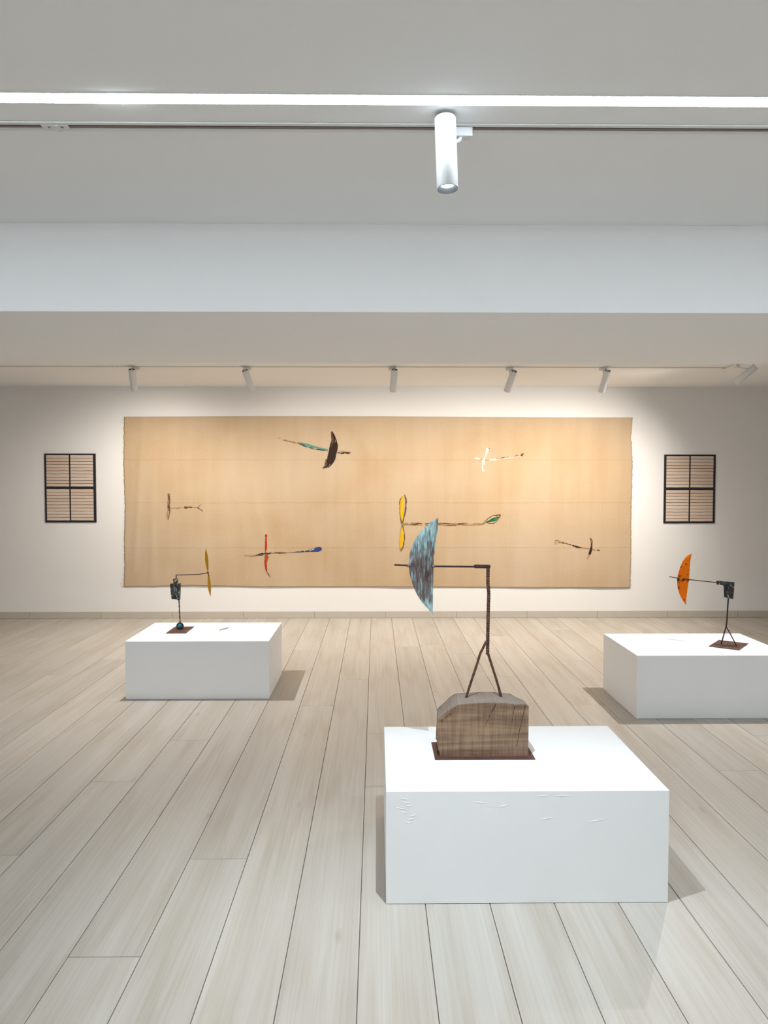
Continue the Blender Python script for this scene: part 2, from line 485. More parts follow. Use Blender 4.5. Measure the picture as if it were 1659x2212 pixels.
M_PLANK = plank_material()
M_CLOTH = cloth_material()
M_RUST = rust_material('rusty_brown_steel', (0.045, 0.022, 0.016), (0.165, 0.075, 0.045), 70)
M_RUST_D = rust_material('dark_brown_steel', (0.022, 0.012, 0.014), (0.085, 0.036, 0.034), 90)
M_PLATE = rust_material('red_brown_plate', (0.075, 0.028, 0.021), (0.120, 0.050, 0.036), 25, rough=0.6, metal=0.15)
M_PLATE_W = rust_material('worn_pink_brown_plate', (0.050, 0.026, 0.019), (0.150, 0.070, 0.050), 18, rough=0.6, metal=0.15)
M_PATINA = patina_material()
M_SCRATCH = scratched_material()
M_ORANGE = enamel_material('orange_enamel', (0.86, 0.185, 0.003), (0.045, 0.012, 0.012), 0.43, 0.034, 0.645)
M_YELLOW = enamel_material('ochre_enamel', (0.52, 0.255, 0.004), (0.10, 0.040, 0.015), 0.43, 0.07, 0.68)
M_TIMBER = wood_block_material()
M_CRACK = plain('timber_crack', (0.03, 0.017, 0.012), 0.9)
M_PAPER = paper_material()
M_GLASS = plain('teal_glass', (0.0, 0.20, 0.27), 0.12)
M_GLASS.node_tree.nodes['Principled BSDF'].inputs['Transmission Weight'].default_value = 0.25
M_WELD = plain('dull_weld_bead', (0.20, 0.15, 0.14), 0.5, metal=0.6, noise=0.3, nscale=90)


def paint(name, col):
    return plain('paint_' + name, col, 0.75, noise=0.18, nscale=70, spec=0.2)


P_BLACK = paint('black_brown', (0.030, 0.016, 0.011))
P_BROWN = paint('brown', (0.13, 0.062, 0.030))
P_TAN = paint('thin_tan', (0.36, 0.215, 0.105))
P_OLIVE = paint('olive', (0.33, 0.25, 0.10))
P_TEAL = paint('teal', (0.095, 0.27, 0.235))
P_WHITE = paint('white', (0.66, 0.60, 0.545))
P_RED = paint('red', (0.47, 0.022, 0.010))
P_RUST = paint('rust_red', (0.42, 0.070, 0.010))
P_BLUE = paint('blue', (0.030, 0.055, 0.22))
P_YELLOW = paint('yellow', (0.80, 0.43, 0.004))
P_GREEN = paint('green', (0.008, 0.13, 0.055))
P_PLUM = paint('plum_brown', (0.12, 0.060, 0.075))

# ------------------------------------------------------------------ the room
T = 0.15


def struct(name, boxes, mat, label, bevel=0.0):
    mb = MB()
    for bx in boxes: mb.box(*bx)
    o = mb.build(name, mat, None, bevel)
    return tag(o, label, None, None, 'structure')


floor = struct('floor', [(XL - T, XR + T, YB - T, YF + T, -0.10, -0.006)], M_SEAM, 'pale wood plank floor with dark thin seams')
struct('wall_back', [(XL - T, XR + T, YF, YF + T, 0.0, ZC + 0.1)], M_WALL, 'white far wall behind the cloth hanging')
struct('wall_front', [(XL - T, XR + T, YB - T, YB, 0.0, ZC + 0.1)], M_WALL, 'white wall behind the viewer')
struct('wall_left', [(XL - T, XL, YB, YF, 0.0, ZC + 0.1)], M_WALL, 'white side wall on the left')
struct('wall_right', [(XR, XR + T, YB, YF, 0.0, ZC + 0.1)], M_WALL, 'white side wall on the right')
struct('ceiling', [(XL, XR, YB, YF, ZC, ZC + 0.12)], M_CEIL, 'plain white ceiling')
struct('ceiling_beam', [(XL, XR, BEAM_Y0, BEAM_Y1, BEAM_Z, ZC + 0.001)], M_CEIL, 'wide boxed white beam dropping from the ceiling', 0.003)

# floor planks: 378 x 23 cm, seams 3 mm, each one a part of the floor
PW, PL, GAP, X0 = 0.2315, 3.78, 0.0026, -0.055
JOINT = {-1: 5.67, -2: 4.99, -3: 2.93, -4: 2.314, -5: 4.32, -6: 3.715, 0: 4.42, 4: 5.755, 6: 4.98, 7: 6.26, 10: 4.36,
         -11: 5.83, -12: 6.72, 1: 3.05, 2: 6.9, 3: 2.75, 5: 7.3, 8: 7.6, 9: 3.3, -7: 6.75, -8: 5.1}
plank_cache = {}


def plank_mesh(w, l):
    key = (round(w, 4), round(l, 4))
    if key not in plank_cache:
        e = 0.0012
        vs = [(-w/2, -l/2, -0.008), (w/2, -l/2, -0.008), (w/2, l/2, -0.008), (-w/2, l/2, -0.008),
              (-w/2, -l/2, -e), (w/2, -l/2, -e), (w/2, l/2, -e), (-w/2, l/2, -e),
              (-w/2+e, -l/2+e, 0), (w/2-e, -l/2+e, 0), (w/2-e, l/2-e, 0), (-w/2+e, l/2-e, 0)]
        fs = [(0, 1, 5, 4), (1, 2, 6, 5), (2, 3, 7, 6), (3, 0, 4, 7), (4, 5, 9, 8), (5, 6, 10, 9), (6, 7, 11, 10), (7, 4, 8, 11), (8, 9, 10, 11)]
        mb = MB(); mb.add(vs, fs)
        plank_cache[key] = mb.mesh('plank', M_PLANK)
    return plank_cache[key]


k0, k1 = math.floor((XL - X0) / PW), math.ceil((XR - X0) / PW)
for k in range(k0, k1):
    xa, xb = max(XL, X0 + k * PW), min(XR, X0 + (k + 1) * PW)
    if xb - xa < 0.02: continue
    j = JOINT.get(k, 2.2 + R.random() * 3.0)
    ys = [YB]
    y = j
    while y - PL > YB: y -= PL
    while y < YF - 0.05:
        if y - ys[-1] > 0.15: ys.append(y)
        y += PL
    ys.append(YF)
    for a, bb in zip(ys[:-1], ys[1:]):
        o = bpy.data.objects.new('plank', plank_mesh(xb - xa - GAP, bb - a - GAP))
        o.location = ((xa + xb) / 2, (a + bb) / 2, 0)
        COL.objects.link(o); o.parent = floor

# baseboards: 80 cm laminate lengths
def baseboard(name, horizontal, fixed, lo, hi, sgn, label):
    ro = tag(empty(name, (0, 0, 0)), label, None, None, 'structure')
    p = 2.509 - 0.8 * math.ceil((2.509 - lo) / 0.8)
    while p < hi:
        a, c = max(lo, p) + 0.0012, min(hi, p + 0.8) - 0.0012
        mb = MB()
        if horizontal: mb.box(a, c, min(fixed, fixed - sgn * 0.012), max(fixed, fixed - sgn * 0.012), 0.001, 0.076)
        else: mb.box(min(fixed, fixed - sgn * 0.012), max(fixed, fixed - sgn * 0.012), a, c, 0.001, 0.076)
        mb.build('baseboard_length', M_BASE, ro, 0.0015, 1)
        p += 0.8


baseboard('baseboard_back', True, YF, XL, XR, 1, 'pale laminate baseboard along the far wall')
baseboard('baseboard_left', False, XL, YB + 0.015, YF - 0.015, -1, 'pale laminate baseboard along the left wall')
baseboard('baseboard_right', False, XR, YB + 0.015, YF - 0.015, 1, 'pale laminate baseboard along the right wall')

# ------------------------------------------------------------------ linear light in the near ceiling
led = tag(empty('linear_light', (0, 2.155, ZC)), 'continuous cool white light line running across the near ceiling', 'linear light')
mb = MB((0, 2.155, ZC))
xs = [XL + 0.05 + i * (XR - XL - 0.1) / 220 for i in range(221)]
vs, fs = [], []
for x in xs:
    sag = 0.003 + 0.0018 * math.exp(-((x + 0.73) / 0.085) ** 2)      # the diffuser bulges out of its slot at one clip
    for y, z in ((2.1285, ZC - 0.0015), (2.1315, ZC - sag), (2.155, ZC - sag - 0.001), (2.1785, ZC - sag), (2.1815, ZC - 0.0015)):
        vs.append((x, y, z))
for i in range(220):
    for j in range(4):
        a = i * 5 + j
        fs.append((a, a + 1, a + 6, a + 5))
mb.add(vs, fs)
mb.build('diffuser', M_LED, led)
mb = MB((0, 2.155, ZC))
mb.box(XL + 0.05, XR - 0.05, 2.125, 2.1285, ZC - 0.002, ZC)
mb.box(XL + 0.05, XR - 0.05, 2.1815, 2.185, ZC - 0.002, ZC)
mb.build('trim_profile', M_TRACK, led)


# ------------------------------------------------------------------ lighting tracks
def track_run(parent, off, p0, p1, w=0.052, h=0.016):
    """one straight run: two white flanges, a dark slot and two conductors"""
    alongx = abs(p1[0] - p0[0]) > abs(p1[1] - p0[1])
    def bx(mb, s0, s1, z0, z1):
        if alongx: mb.box(min(p0[0], p1[0]), max(p0[0], p1[0]), p0[1] + s0, p0[1] + s1, z0, z1)
        else: mb.box(p0[0] + s0, p0[0] + s1, min(p0[1], p1[1]), max(p0[1], p1[1]), z0, z1)
    a = w / 2
    mb = MB(off); bx(mb, -a, -a * 0.42, ZC - h, ZC - 0.0005); mb.build('flange', M_TRACK, parent, 0.001, 1)
    mb = MB(off); bx(mb, a * 0.42, a, ZC - h, ZC - 0.0005); mb.build('flange', M_TRACK, parent, 0.001, 1)
    mb = MB(off); bx(mb, -a * 0.42, a * 0.42, ZC - h * 0.45, ZC - 0.0005); mb.build('slot', M_SLOT, parent)
    mb = MB(off); bx(mb, -a * 0.10, a * 0.14, ZC - h * 0.72, ZC - h * 0.45); mb.build('conductor', M_COPPER, parent)


def joiner(parent, off, x0, x1, y, w=0.052, h=0.016):
    mb = MB(off)
    mb.box(x0, x1, y - w * 0.24, y + w * 0.24, ZC - h - 0.001, ZC - h * 0.4)
    mb.box((x0 + x1) / 2 - 0.002, (x0 + x1) / 2 + 0.012, y - w * 0.24, y + w * 0.52, ZC - h - 0.003, ZC - h * 0.4)
    j = mb.build('joiner', M_TRACK, parent, 0.001, 1)
    for q in (0.27, 0.76):
        m2 = MB(off)
        m2.lathe([(0.0001, ZC - h - 0.0022), (0.0045, ZC - h - 0.0022), (0.0045, ZC - h)], 12, mat=Matrix.Translation((x0 + (x1 - x0) * q, y, 0)))
        m2.build('screw', M_SCREW, j)


TY, TYF, TYH, TYR, TXA = 2.315, 6.93, 5.27, -0.98, 3.255
off = (0, TY, ZC)
tr = tag(empty('lighting_track', off), 'white lighting track with dark slot beside the bright light line', 'lighting track')
track_run(tr, off, (XL + 0.1, TY), (-0.975, TY), 0.052, 0.006); track_run(tr, off, (-0.975, TY), (XR - 0.1, TY), 0.052, 0.006)
joiner(tr, off, -1.02, -0.938, TY, 0.052, 0.006)
off = (0, TYR, ZC)
tr = tag(empty('lighting_track', off), 'slim white track added for the unseen fill spotlights behind the viewer, in front of the near end wall', 'lighting track')
track_run(tr, off, (XL + 0.1, TYR), (XR - 0.1, TYR), 0.026, 0.006)  # unseen run, added only to carry the fill lamps
off = (0, TYF, ZC)
tr = tag(empty('lighting_track', off), 'slim white lighting track in front of the far wall, turning at its right end', 'lighting track')
track_run(tr, off, (XL + 0.1, TYF), (TXA - 0.015, TYF), 0.026, 0.006)
track_run(tr, off, (TXA, TYF + 0.0), (TXA, TYH - 0.02), 0.026, 0.006)
track_run(tr, off, (-3.2, TYH), (TXA - 0.02, TYH), 0.026, 0.006)
for q in (-2.45, 0.36):
    joiner(tr, off, q - 0.01, q + 0.075, TYF, 0.026, 0.006)
mb = MB(off)
mb.box(TXA - 0.075, TXA + 0.019, TYF - 0.019, TYF + 0.019, ZC - 0.007, ZC - 0.0005)
mb.box(TXA - 0.019, TXA + 0.019, TYF - 0.075, TYF + 0.019, ZC - 0.007, ZC - 0.0005)
mb.build('corner_joiner', M_TRACK, tr, 0.001, 1)


# ------------------------------------------------------------------ track spotlights
SL, SR = 0.214, 0.0315     # body length and radius


def spotlight(adapter, centre, aim, label, power, cone, color, blend=0.85, along='x', group='track spotlights', rail=0.006):
    """adapter: point on the track; centre: middle of the cylinder; aim: axis direction (towards the mouth)"""
    ax, ce, d = Vector(adapter), Vector(centre), Vector(aim).normalized()
    root = tag(empty('track_spotlight', ax), label, 'spotlight', group)
    up = -d
    side = Vector((0, 0, 1)).cross(up)
    side = side.normalized() if side.length > 0.05 else Vector((1, 0, 0))
    fw = up.cross(side).normalized()
    Mx = Matrix((( side.x, fw.x, up.x, ce.x), (side.y, fw.y, up.y, ce.y), (side.z, fw.z, up.z, ce.z), (0, 0, 0, 1)))
    h = SL / 2
    mb = MB(ax)
    lx, ly = (0.034, 0.017) if along == 'x' else (0.017, 0.034)
    mb.box(ax.x - lx, ax.x + lx, ax.y - ly, ax.y + ly, ax.z - 0.034, ax.z - rail - 0.0005)
    mb.build('adapter', M_LAMP, root, 0.003, 2)
    # swivel arm from the adapter to the side of the cylinder, a third of the way down it
    hit = ce + up * (h * 0.45)
    to = (Vector((ax.x, ax.y, ax.z - 0.03)) - hit)
    to = (to - up * to.dot(up))
    to = to.normalized() if to.length > 0.004 else fw
    hit = hit + to * (SR - 0.002)
    p0 = Vector((ax.x, ax.y, ax.z - 0.026))
    mid = Vector((p0.x * 0.75 + hit.x * 0.25, p0.y * 0.75 + hit.y * 0.25, (p0.z + hit.z) / 2))
    mb = MB(ax)
    mb.tube(resample([p0, mid, hit], 8), 0.0062, 10)
    mb.build('swivel_arm', M_LAMP, root)
    mb = MB(ax)
    mb.lathe([(SR - 0.0025, -h + 0.004), (SR - 0.0012, -h), (SR, -h + 0.002), (SR, h - 0.002), (SR - 0.0015, h), (SR - 0.0045, h - 0.0005), (SR - 0.0045, h - 0.014)], 40, mat=Mx)
    mb.build('body', M_LAMP, root)
    mb = MB(ax)
    mb.lathe([(SR - 0.0012, -h - 0.0006), (SR - 0.0025, -h + 0.002), (0.0205, -h + 0.013), (0.0200, -h + 0.014)], 40, mat=Mx)
    mb.build('reflector', M_REFL, root)
    mb = MB(ax)
    mb.lathe([(0.0001, -h + 0.0115), (0.012, -h + 0.0118), (0.0205, -h + 0.0135), (0.0205, -h + 0.017), (0.0001, -h + 0.017)], 28, mat=Mx)
    mb.build('lens', M_LENS, root)
    mb = MB(ax)
    mb.lathe([(SR - 0.0045, h - 0.004), (0.0001, h - 0.004)], 32, mat=Mx)
    cap = mb.build('rear_cap', M_BLACK, root)
    mb = MB(ax)
    for bx in ((-0.0025, 0.0025, -0.014, 0.024), (-0.012, 0.010, -0.004, 0.001)):
        vs = [Mx @ Vector((x, y, h - 0.004 + z)) for z in (0, 0.003) for y in bx[2:] for x in bx[:2]]
        mb.add(vs, [(0, 2, 3, 1), (4, 5, 7, 6), (0, 1, 5, 4), (2, 6, 7, 3), (0, 4, 6, 2), (1, 3, 7, 5)])
    mb.build('cap_bracket', M_LAMP, cap)
    ld = bpy.data.lights.new('spot_lamp', 'SPOT')
    ld.energy = power; ld.color = color; ld.spot_size = math.radians(cone); ld.spot_blend = blend
    ld.shadow_soft_size = 0.008
    lo = bpy.data.objects.new('spot_lamp', ld)
    q = d.to_track_quat('-Z', 'Y')
    lo.rotation_mode = 'QUATERNION'; lo.rotation_quaternion = q
    lo.location = ce + d * (h + 0.003) - ax
    COL.objects.link(lo); lo.parent = root
    return root


spotlight((0.262, TY, ZC), (0.209, 2.228, 2.481), (0.03, -0.07, -1), 'large near white cylinder spotlight hanging below the bright light line', 150, 92, NEAR_COLOR, 1.0, rail=0.006)
WS = [  # adapter x, centre x, centre z, aim, label, power
    (-2.225, -2.252, 2.474, (-0.06, 0.50, -0.84), 'white cylinder spotlight first from the left on the far track', 94),
    (-1.195, -1.180, 2.470, (0.24, 0.50, -0.82), 'white cylinder spotlight second from the left on the far track', 47),
    (0.150, 0.166, 2.476, (-0.06, 0.50, -0.84), 'white cylinder spotlight third from the left, above the middle of the cloth', 47),
    (1.245, 1.255, 2.470, (-0.20, 0.58, -0.78), 'white cylinder spotlight fourth from the left on the far track', 47),
    (2.120, 2.135, 2.470, (-0.10, 0.50, -0.83), 'white cylinder spotlight fifth from the left, above the right end of the cloth', 82),
]
for xa, xc, zc, aim, lab, pw in WS:
    spotlight((xa, TYF, ZC), (xc, TYF + 0.005, zc), aim, lab, pw, 144, WALL_COLOR, 1.0)
spotlight((TXA, 6.70, ZC), (3.325, 6.67, 2.492), (-0.60, 0.50, -0.62), 'rightmost white cylinder spotlight, tilted left at the turn of the far track', 100, 118, WALL_COLOR, 0.95, along='y')
spotlight((-1.62, TYH, ZC), (-1.62, TYH + 0.064, 2.4885), (0.10, 0.05, -1), 'white cylinder spotlight hidden behind the beam, lighting the plinth with the ochre propeller', 138, 126, PLINTH_COLOR, 1.0)
spotlight((2.38, TYH, ZC), (2.38, TYH - 0.064, 2.4885), (-0.06, -0.10, -1), 'white cylinder spotlight hidden behind the beam, lighting the plinth with the orange blade', 138, 126, PLINTH_COLOR, 1.0)
for i, xa in enumerate((-4.2, -2.1, 0.0, 2.1, 4.2)):  # added fill lamps, out of view, to brighten ceiling, beam and plinth fronts
    spotlight((xa, TYR, ZC), (xa, TYR - 0.005, 2.474), (0, -0.62, -0.74), 'white cylinder spotlight added unseen behind the viewer as fill light, %s from the left wall' % ('first', 'second', 'third', 'fourth', 'fifth')[i], 108, 140, NEAR_COLOR, 1.0)


# ------------------------------------------------------------------ plinths
def plinth(x0, x1, y0, y1, label, wrinkles=False):
    cx, cy = (x0 + x1) / 2, (y0 + y1) / 2
    ro = tag(empty('display_plinth', (cx, cy, 0)), label, 'plinth', 'white display plinths')
    o = (cx, cy, 0)
    t = 0.018
    mb = MB(o)
    e = 0.002
    q = lambda d, z: [(x0 + d, y0 + d, z), (x1 - d, y0 + d, z), (x1 - d, y1 - d, z), (x0 + d, y1 - d, z)]
    mb.add(q(0, HP - t) + q(0, HP - e) + q(e * 0.3, HP - e * 0.3) + q(e, HP), [(3, 2, 1, 0), (12, 13, 14, 15)] + [(r_ * 4 + k, r_ * 4 + (k + 1) % 4, r_ * 4 + 4 + (k + 1) % 4, r_ * 4 + 4 + k) for r_ in range(3) for k in range(4)])
    mb.build('top_panel', M_PLINTH, ro)
    mb = MB(o); mb.box(x0, x1, y0, y0 + t, 0.002, HP - t); fp = mb.build('front_panel', M_PLINTH, ro)
    mb = MB(o); mb.box(x0, x1, y1 - t, y1, 0.002, HP - t); mb.build('back_panel', M_PLINTH, ro)
    mb = MB(o); mb.box(x0, x0 + t, y0 + t, y1 - t, 0.002, HP - t); mb.build('side_panel', M_PLINTH, ro)
    mb = MB(o); mb.box(x1 - t, x1, y0 + t, y1 - t, 0.002, HP - t); mb.build('side_panel', M_PLINTH, ro)
    if wrinkles:   # dried sags of paint on the front
        rr = random.Random(3)
        spots = [(0.075 + rr.uniform(-.02, .02), 0.385 - i * 0.012, rr.uniform(.02, .05)) for i in range(8)]
        spots += [(0.56, 0.395, 0.05), (0.63, 0.388, 0.06), (0.33, 0.366, 0.06), (0.42, 0.358, 0.05), (0.75, 0.30, 0.08), (0.58, 0.312, 0.05), (0.108, 0.18, 0.010), (0.106, 0.176, 0.006), (0.76, 0.185, 0.006)]
        for u, z, l in spots:
            x = x0 + u
            pts = [(x + (s - .5) * l, y0 + 0.0006, z + 0.004 * math.sin(s * 3 + u * 40)) for s in [i / 8 for i in range(9)]]
            mb = MB(o)
            mb.tube(pts, [0.0003 + 0.0012 * math.sin(math.pi * (i + 0.3) / 8.6) for i in range(9)], 8)
            mb.build('paint_sag', M_PLINTH, fp)
    return ro


plinth(0.036, 1.049, 2.60, 3.308, 'large nearest white plinth under the timber block sculpture', True)
plinth(-1.752, -0.748, 5.155, 5.855, 'white plinth under the small sculpture with ochre propeller')
plinth(1.672, 2.674, 4.685, 5.385, 'white plinth cut off by the right edge, under the orange bladed sculpture')


# ------------------------------------------------------------------ sculpture with turquoise blade on timber
base = (0.433, 2.995, HP)
s1 = tag(empty('wind_vane_sculpture', base), 'tall rusty rod sculpture with turquoise half-moon blade on a timber block', 'sculpture')
mb = MB(base); mb.box(0.234, 0.633, 2.896, 3.094, HP, HP + 0.004); mb.build('base_plate', M_PLATE, s1, 0.0008, 1)
# timber: front and back outlines with a crowned, rough top between
FR = [(0.2578, 0.4141), (0.2563, 0.4376), (0.2505, 0.442), (0.2472, 0.5653), (0.2617, 0.577), (0.2863, 0.5959), (0.3095, 0.609), (0.3297, 0.6222), (0.365, 0.6250), (0.4022, 0.6268), (0.44, 0.6292), (0.4777, 0.6294), (0.52, 0.6255), (0.5591, 0.6214), (0.6027, 0.6213), (0.608, 0.6168), (0.6080, 0.52), (0.6075, 0.4141)]
NY = 9
Yf, Yb = 2.925, 3.052
rr = random.Random(11)
vs, fs = [], []
top0, top1 = 3, 15
for j in range(NY):
    t = j / (NY - 1)
    y = Yf + (Yb - Yf) * t
    for i, (x, z) in enumerate(FR):
        crown = 0.0
        dx = 0.0
        if top0 <= i <= top1:
            crown = 0.010 * math.sin(math.pi * min(1, t * 0.9)) + 0.004 * t
            if i in (top0, top0 + 1, top0 + 2): dx = 0.010 * t * (1.0 - 0.3 * (i - top0)); crown -= 0.006 * t
            if i >= 14: crown -= 0.026 * t
            if 0 < j < NY - 1: crown += rr.uniform(-.0022, .0022)
        vs.append((x + dx + (rr.uniform(-.0012, .0012) if 0 < j else 0), y, z if i in (0, 17) else z + crown))
n = len(FR)
for j in range(NY - 1):
    for i in range(n):
        k = (i + 1) % n
        fs.append((j * n + i, (j + 1) * n + i, (j + 1) * n + k, j * n + k))
fs.append(tuple(range(n))[::-1]); fs.append(tuple(range((NY - 1) * n, NY * n)))
mb = MB(base); mb.add([(x, y, z) for x, y, z in vs], [f[::-1] for f in fs])
blk = mb.build('timber_block', M_TIMBER, s1, 0.0025, 2)
blk.data.validate()
mb = MB(base)
for pts, r in (([(0.4806, 0.627), (0.468, 0.604), (0.4548, 0.5793), (0.4346, 0.5339)], 0.0016), ([(0.5969, 0.6188), (0.588, 0.578), (0.5771, 0.5319), (0.5631, 0.4526)], 0.0017), ([(0.5548, 0.617), (0.545, 0.5613), (0.538, 0.5115)], 0.0013)):
    r *= 1.4
    P = [(x, Yf + 0.0006, z) for x, z in [tuple(v) for v in resample([Vector((a, b)) for a, b in pts], 14)]]
    mb.tube(P, [r * (0.5 + rr.random() * 0.7) * (1 - 0.5 * i / 13) for i in range(14)], 6)
mb.build('crack', M_CRACK, blk)
mb = MB(base)
for i in range(26):      # splintered corner at the upper left
    a = rr.random()
    x, z = 0.252 + a * 0.045 + rr.uniform(-.004, .004), 0.556 + a * 0.034 + rr.uniform(-.006, .004)
    l = rr.uniform(.006, .014)
    mb.tube([(x, Yf + 0.002, z), (x + l * .5, Yf - 0.0015, z + l * .35), (x + l, Yf + 0.002, z + l * 0.6)], [0.0006, rr.uniform(.0016, .003), 0.0006], 5, smooth=False)
mb.build('splinters', plain('raw_split_wood', (0.20, 0.105, 0.07), 0.85, noise=0.35, nscale=120), blk)
YS = 2.985


def xz(pts, y=YS, n=None):
    P = [(a, y, b) for a, b in pts]
    return [tuple(v) for v in resample(P, n)] if n else P


leg1 = [(0.4485, 0.8666), (0.4347, 0.8366), (0.4229, 0.8126), (0.4111, 0.7726), (0.3876, 0.7005), (0.3640, 0.6255)]
leg2 = [(0.4555, 0.8165), (0.4749, 0.7564), (0.4952, 0.6922), (0.5135, 0.6255)]
for lg in (leg1, leg2):
    P = xz(lg, YS, 22)
    mb = MB(base); mb.tube(P, [0.0052 + 0.0003 * rr.uniform(-1, 1) for _ in P], 12); lo = mb.build('leg', M_RUST, s1)
    mb = MB(base); mb.lathe([(0.0001, 0.004), (0.006, 0.003), (0.009, -0.004)], 14, mat=Matrix.Translation(P[-1])); mb.build('weld', M_BLACK, lo)
post = [(0.4541, 1.1650), (0.454, 1.1037), (0.4574, 1.06), (0.4561, 1.0042), (0.4549, 0.9245), (0.4544, 0.8685), (0.4539, 0.8125)]
P = xz(post, YS, 260)
mb = MB(base); mb.tube(P, 0.0068, 24, twist=620.0, lobe=0.11, lobes=2); mb.build('twisted_post', M_RUST, s1)


def near(x, z):
    """the rod swings towards the viewer: same line of reach, closer by 15 cm per metre"""
    y = YS + 0.155 * (x - 0.454)
    k = y / YS
    return (x * k, y, 1.5 + (z - 1.5) * k)


mb = MB(base)
mb.tube([near(0.3985, 1.1705), near(0.402, 1.1712), near(0.458, 1.1705), near(0.4622, 1.1700)], [0.0066, 0.0078, 0.0078, 0.0070], 18)
mb.build('sleeve', M_RUST_D, s1, 0.001, 1)
mb = MB(base)
mb.tube([tuple(v) for v in resample([near(*p) for p in ((0.0751, 1.1777), (0.1304, 1.1752), (0.2352, 1.1720), (0.404, 1.1700))], 120)], 0.0036, 14, twist=900, lobe=0.08, lobes=2)
mb.build('rod', M_RUST_D, s1)
# blade: sheet with thickness, slightly dished and leaning
BL = [(0.2516, 1.3693), (0.2498, 1.3259), (0.2428, 1.2824), (0.2389, 1.2428), (0.2343, 1.2032), (0.2325, 1.1438), (0.2314, 1.0842), (0.2304, 1.0246), (0.2305, 0.9748)]
BR = [(0.2516, 1.3693), (0.2189, 1.3496), (0.1914, 1.322), (0.1638, 1.2904), (0.1480, 1.2587), (0.137, 1.2231), (0.1338, 1.1750), (0.1371, 1.1399), (0.1522, 1.0883), (0.1761, 1.0406), (0.1999, 1.0107), (0.2237, 0.9848), (0.2305, 0.9748)]


def blade(parent, baseoff, right, left, ycen, lean, dish, thick, mat, n=40, m=8, zc=None, skew=0.0, x0=0.0):
    """dished half-moon sheet between two edge curves, at depth ycen (+lean with height)"""
    Rr = resample([Vector(p) for p in right], n); Ll = resample([Vector(p) for p in left], n)
    vs, fs = [], []
    for sgn in (-1, 1):
        for i in range(n):
            for j in range(m + 1):
                u = j / m
                p = Rr[i].lerp(Ll[i], u)
                w = (Ll[i] - Rr[i]).length
                y = ycen + skew * (p.x - x0) + lean * (p.y - zc) + dish * (w / 0.11) * (1 - (2 * u - 1) ** 2) * 1.0 + sgn * thick / 2
                vs.append((p.x, y, p.y))
    q = n * (m + 1)
    for i in range(n - 1):
        for j in range(m):
            a = i * (m + 1) + j
            fs.append((a, a + 1, a + m + 2, a + m + 1))
            fs.append((q + a, q + a + m + 1, q + a + m + 2, q + a + 1))
    for i in range(n - 1):
        for j in (0, m):
            a = i * (m + 1) + j; b2 = a + m + 1
            fs.append((a, b2, q + b2, q + a) if j == 0 else (a, q + a, q + b2, b2))
    mb = MB(baseoff); mb.add(vs, fs, 0, True)
    o = mb.build('blade', mat, parent)
    es = o.modifiers.new('edge', 'EDGE_SPLIT'); es.split_angle = math.radians(50)
    return o


bl = blade(s1, base, [near(*p)[::2] for p in BL], [near(*p)[::2] for p in BR], YS, 0.0, -0.010, 0.003, M_PATINA, zc=1.172, skew=0.155, x0=0.454)
for x, z in ((0.1325, 1.1751), (0.2330, 1.1722)):
    mb = MB(base)
    P = [Vector(near(x + q, z)) + Vector((0, -0.003, 0)) for q in (-0.008, 0, 0.008)]
    mb.tube(P, [0.0035, 0.0072, 0.0035], 12)
    mb.build('weld', M_WELD, bl)

# ------------------------------------------------------------------ small sculpture with ochre propeller
Y4 = 5.535
base = (-1.471, 5.548, HP)
s2 = tag(empty('wind_vane_sculpture', base), 'small sculpture with teal glass ball, dark metal block and ochre propeller', 'sculpture')
mb = MB(base); mb.box(-1.545, -1.397, 5.422, 5.676, HP, HP + 0.004); mb.build('base_plate', M_PLATE_W, s2, 0.0008, 1)
bc = Vector((-1.4687, Y4, 0.4445))
mb = MB(base)
mb.lathe([(0.0185 * math.sin(math.pi * i / 18) + 0.00005, 0.0185 * math.cos(math.pi * i / 18)) for i in range(19)][::-1], 28, mat=Matrix.Translation(bc))
mb.build('glass_ball', M_GLASS, s2)
mb = MB(base)
ring = [(bc.x + 0.0222 * math.cos(a), bc.y, bc.z + 0.0222 * math.sin(a)) for a in [2 * math.pi * i / 40 for i in range(41)]]
mb.tube(ring, [0.0062] * 41, 12)
mb.build('ring', M_RUST_D, s2)
mb = MB(base); mb.lathe([(0.013, HP + 0.004), (0.011, HP + 0.008), (0.006, HP + 0.014), (0.0001, HP + 0.015)], 18, mat=Matrix.Translation((bc.x, bc.y, 0))); mb.build('weld', M_WELD, s2)
mb = MB(base)
P = xz([(-1.4680, 0.4700), (-1.4699, 0.5147), (-1.472, 0.5678), (-1.4735, 0.6143), (-1.4745, 0.6500)], Y4, 26)
mb.tube(P, [0.0042 + 0.0007 * math.sin(i * 1.3) for i in range(26)], 10); mb.build('stem', M_RUST_D, s2)
body = [(-1.5368, 0.7652), (-1.4628, 0.7651), (-1.4640, 0.7300), (-1.4651, 0.6972), (-1.4690, 0.6375), (-1.4789, 0.6392), (-1.4903, 0.6475), (-1.5265, 0.6509), (-1.5310, 0.6874), (-1.5339, 0.7304)]
mb = MB(base); mb.prism_xz(body, Y4 - 0.017, Y4 + 0.017); mb.build('metal_block', M_SCRATCH, s2, 0.003, 2)
mb = MB(base); mb.prism_xz([(-1.5144, 0.8006), (-1.4799, 0.8026), (-1.4852, 0.7635), (-1.5122, 0.7635)], Y4 - 0.012, Y4 + 0.012); mb.build('neck', M_SCRATCH, s2, 0.002, 2)
mb = MB(base)
mb.tube([(-1.4938, Y4, 0.796), (-1.4936, Y4, 0.822), (-1.4930, Y4, 0.8281), (-1.4880, Y4, 0.8286)] + xz([(-1.4063, 0.8303), (-1.3241, 0.8335), (-1.2570, 0.845)], Y4, 14), 0.0034, 10)
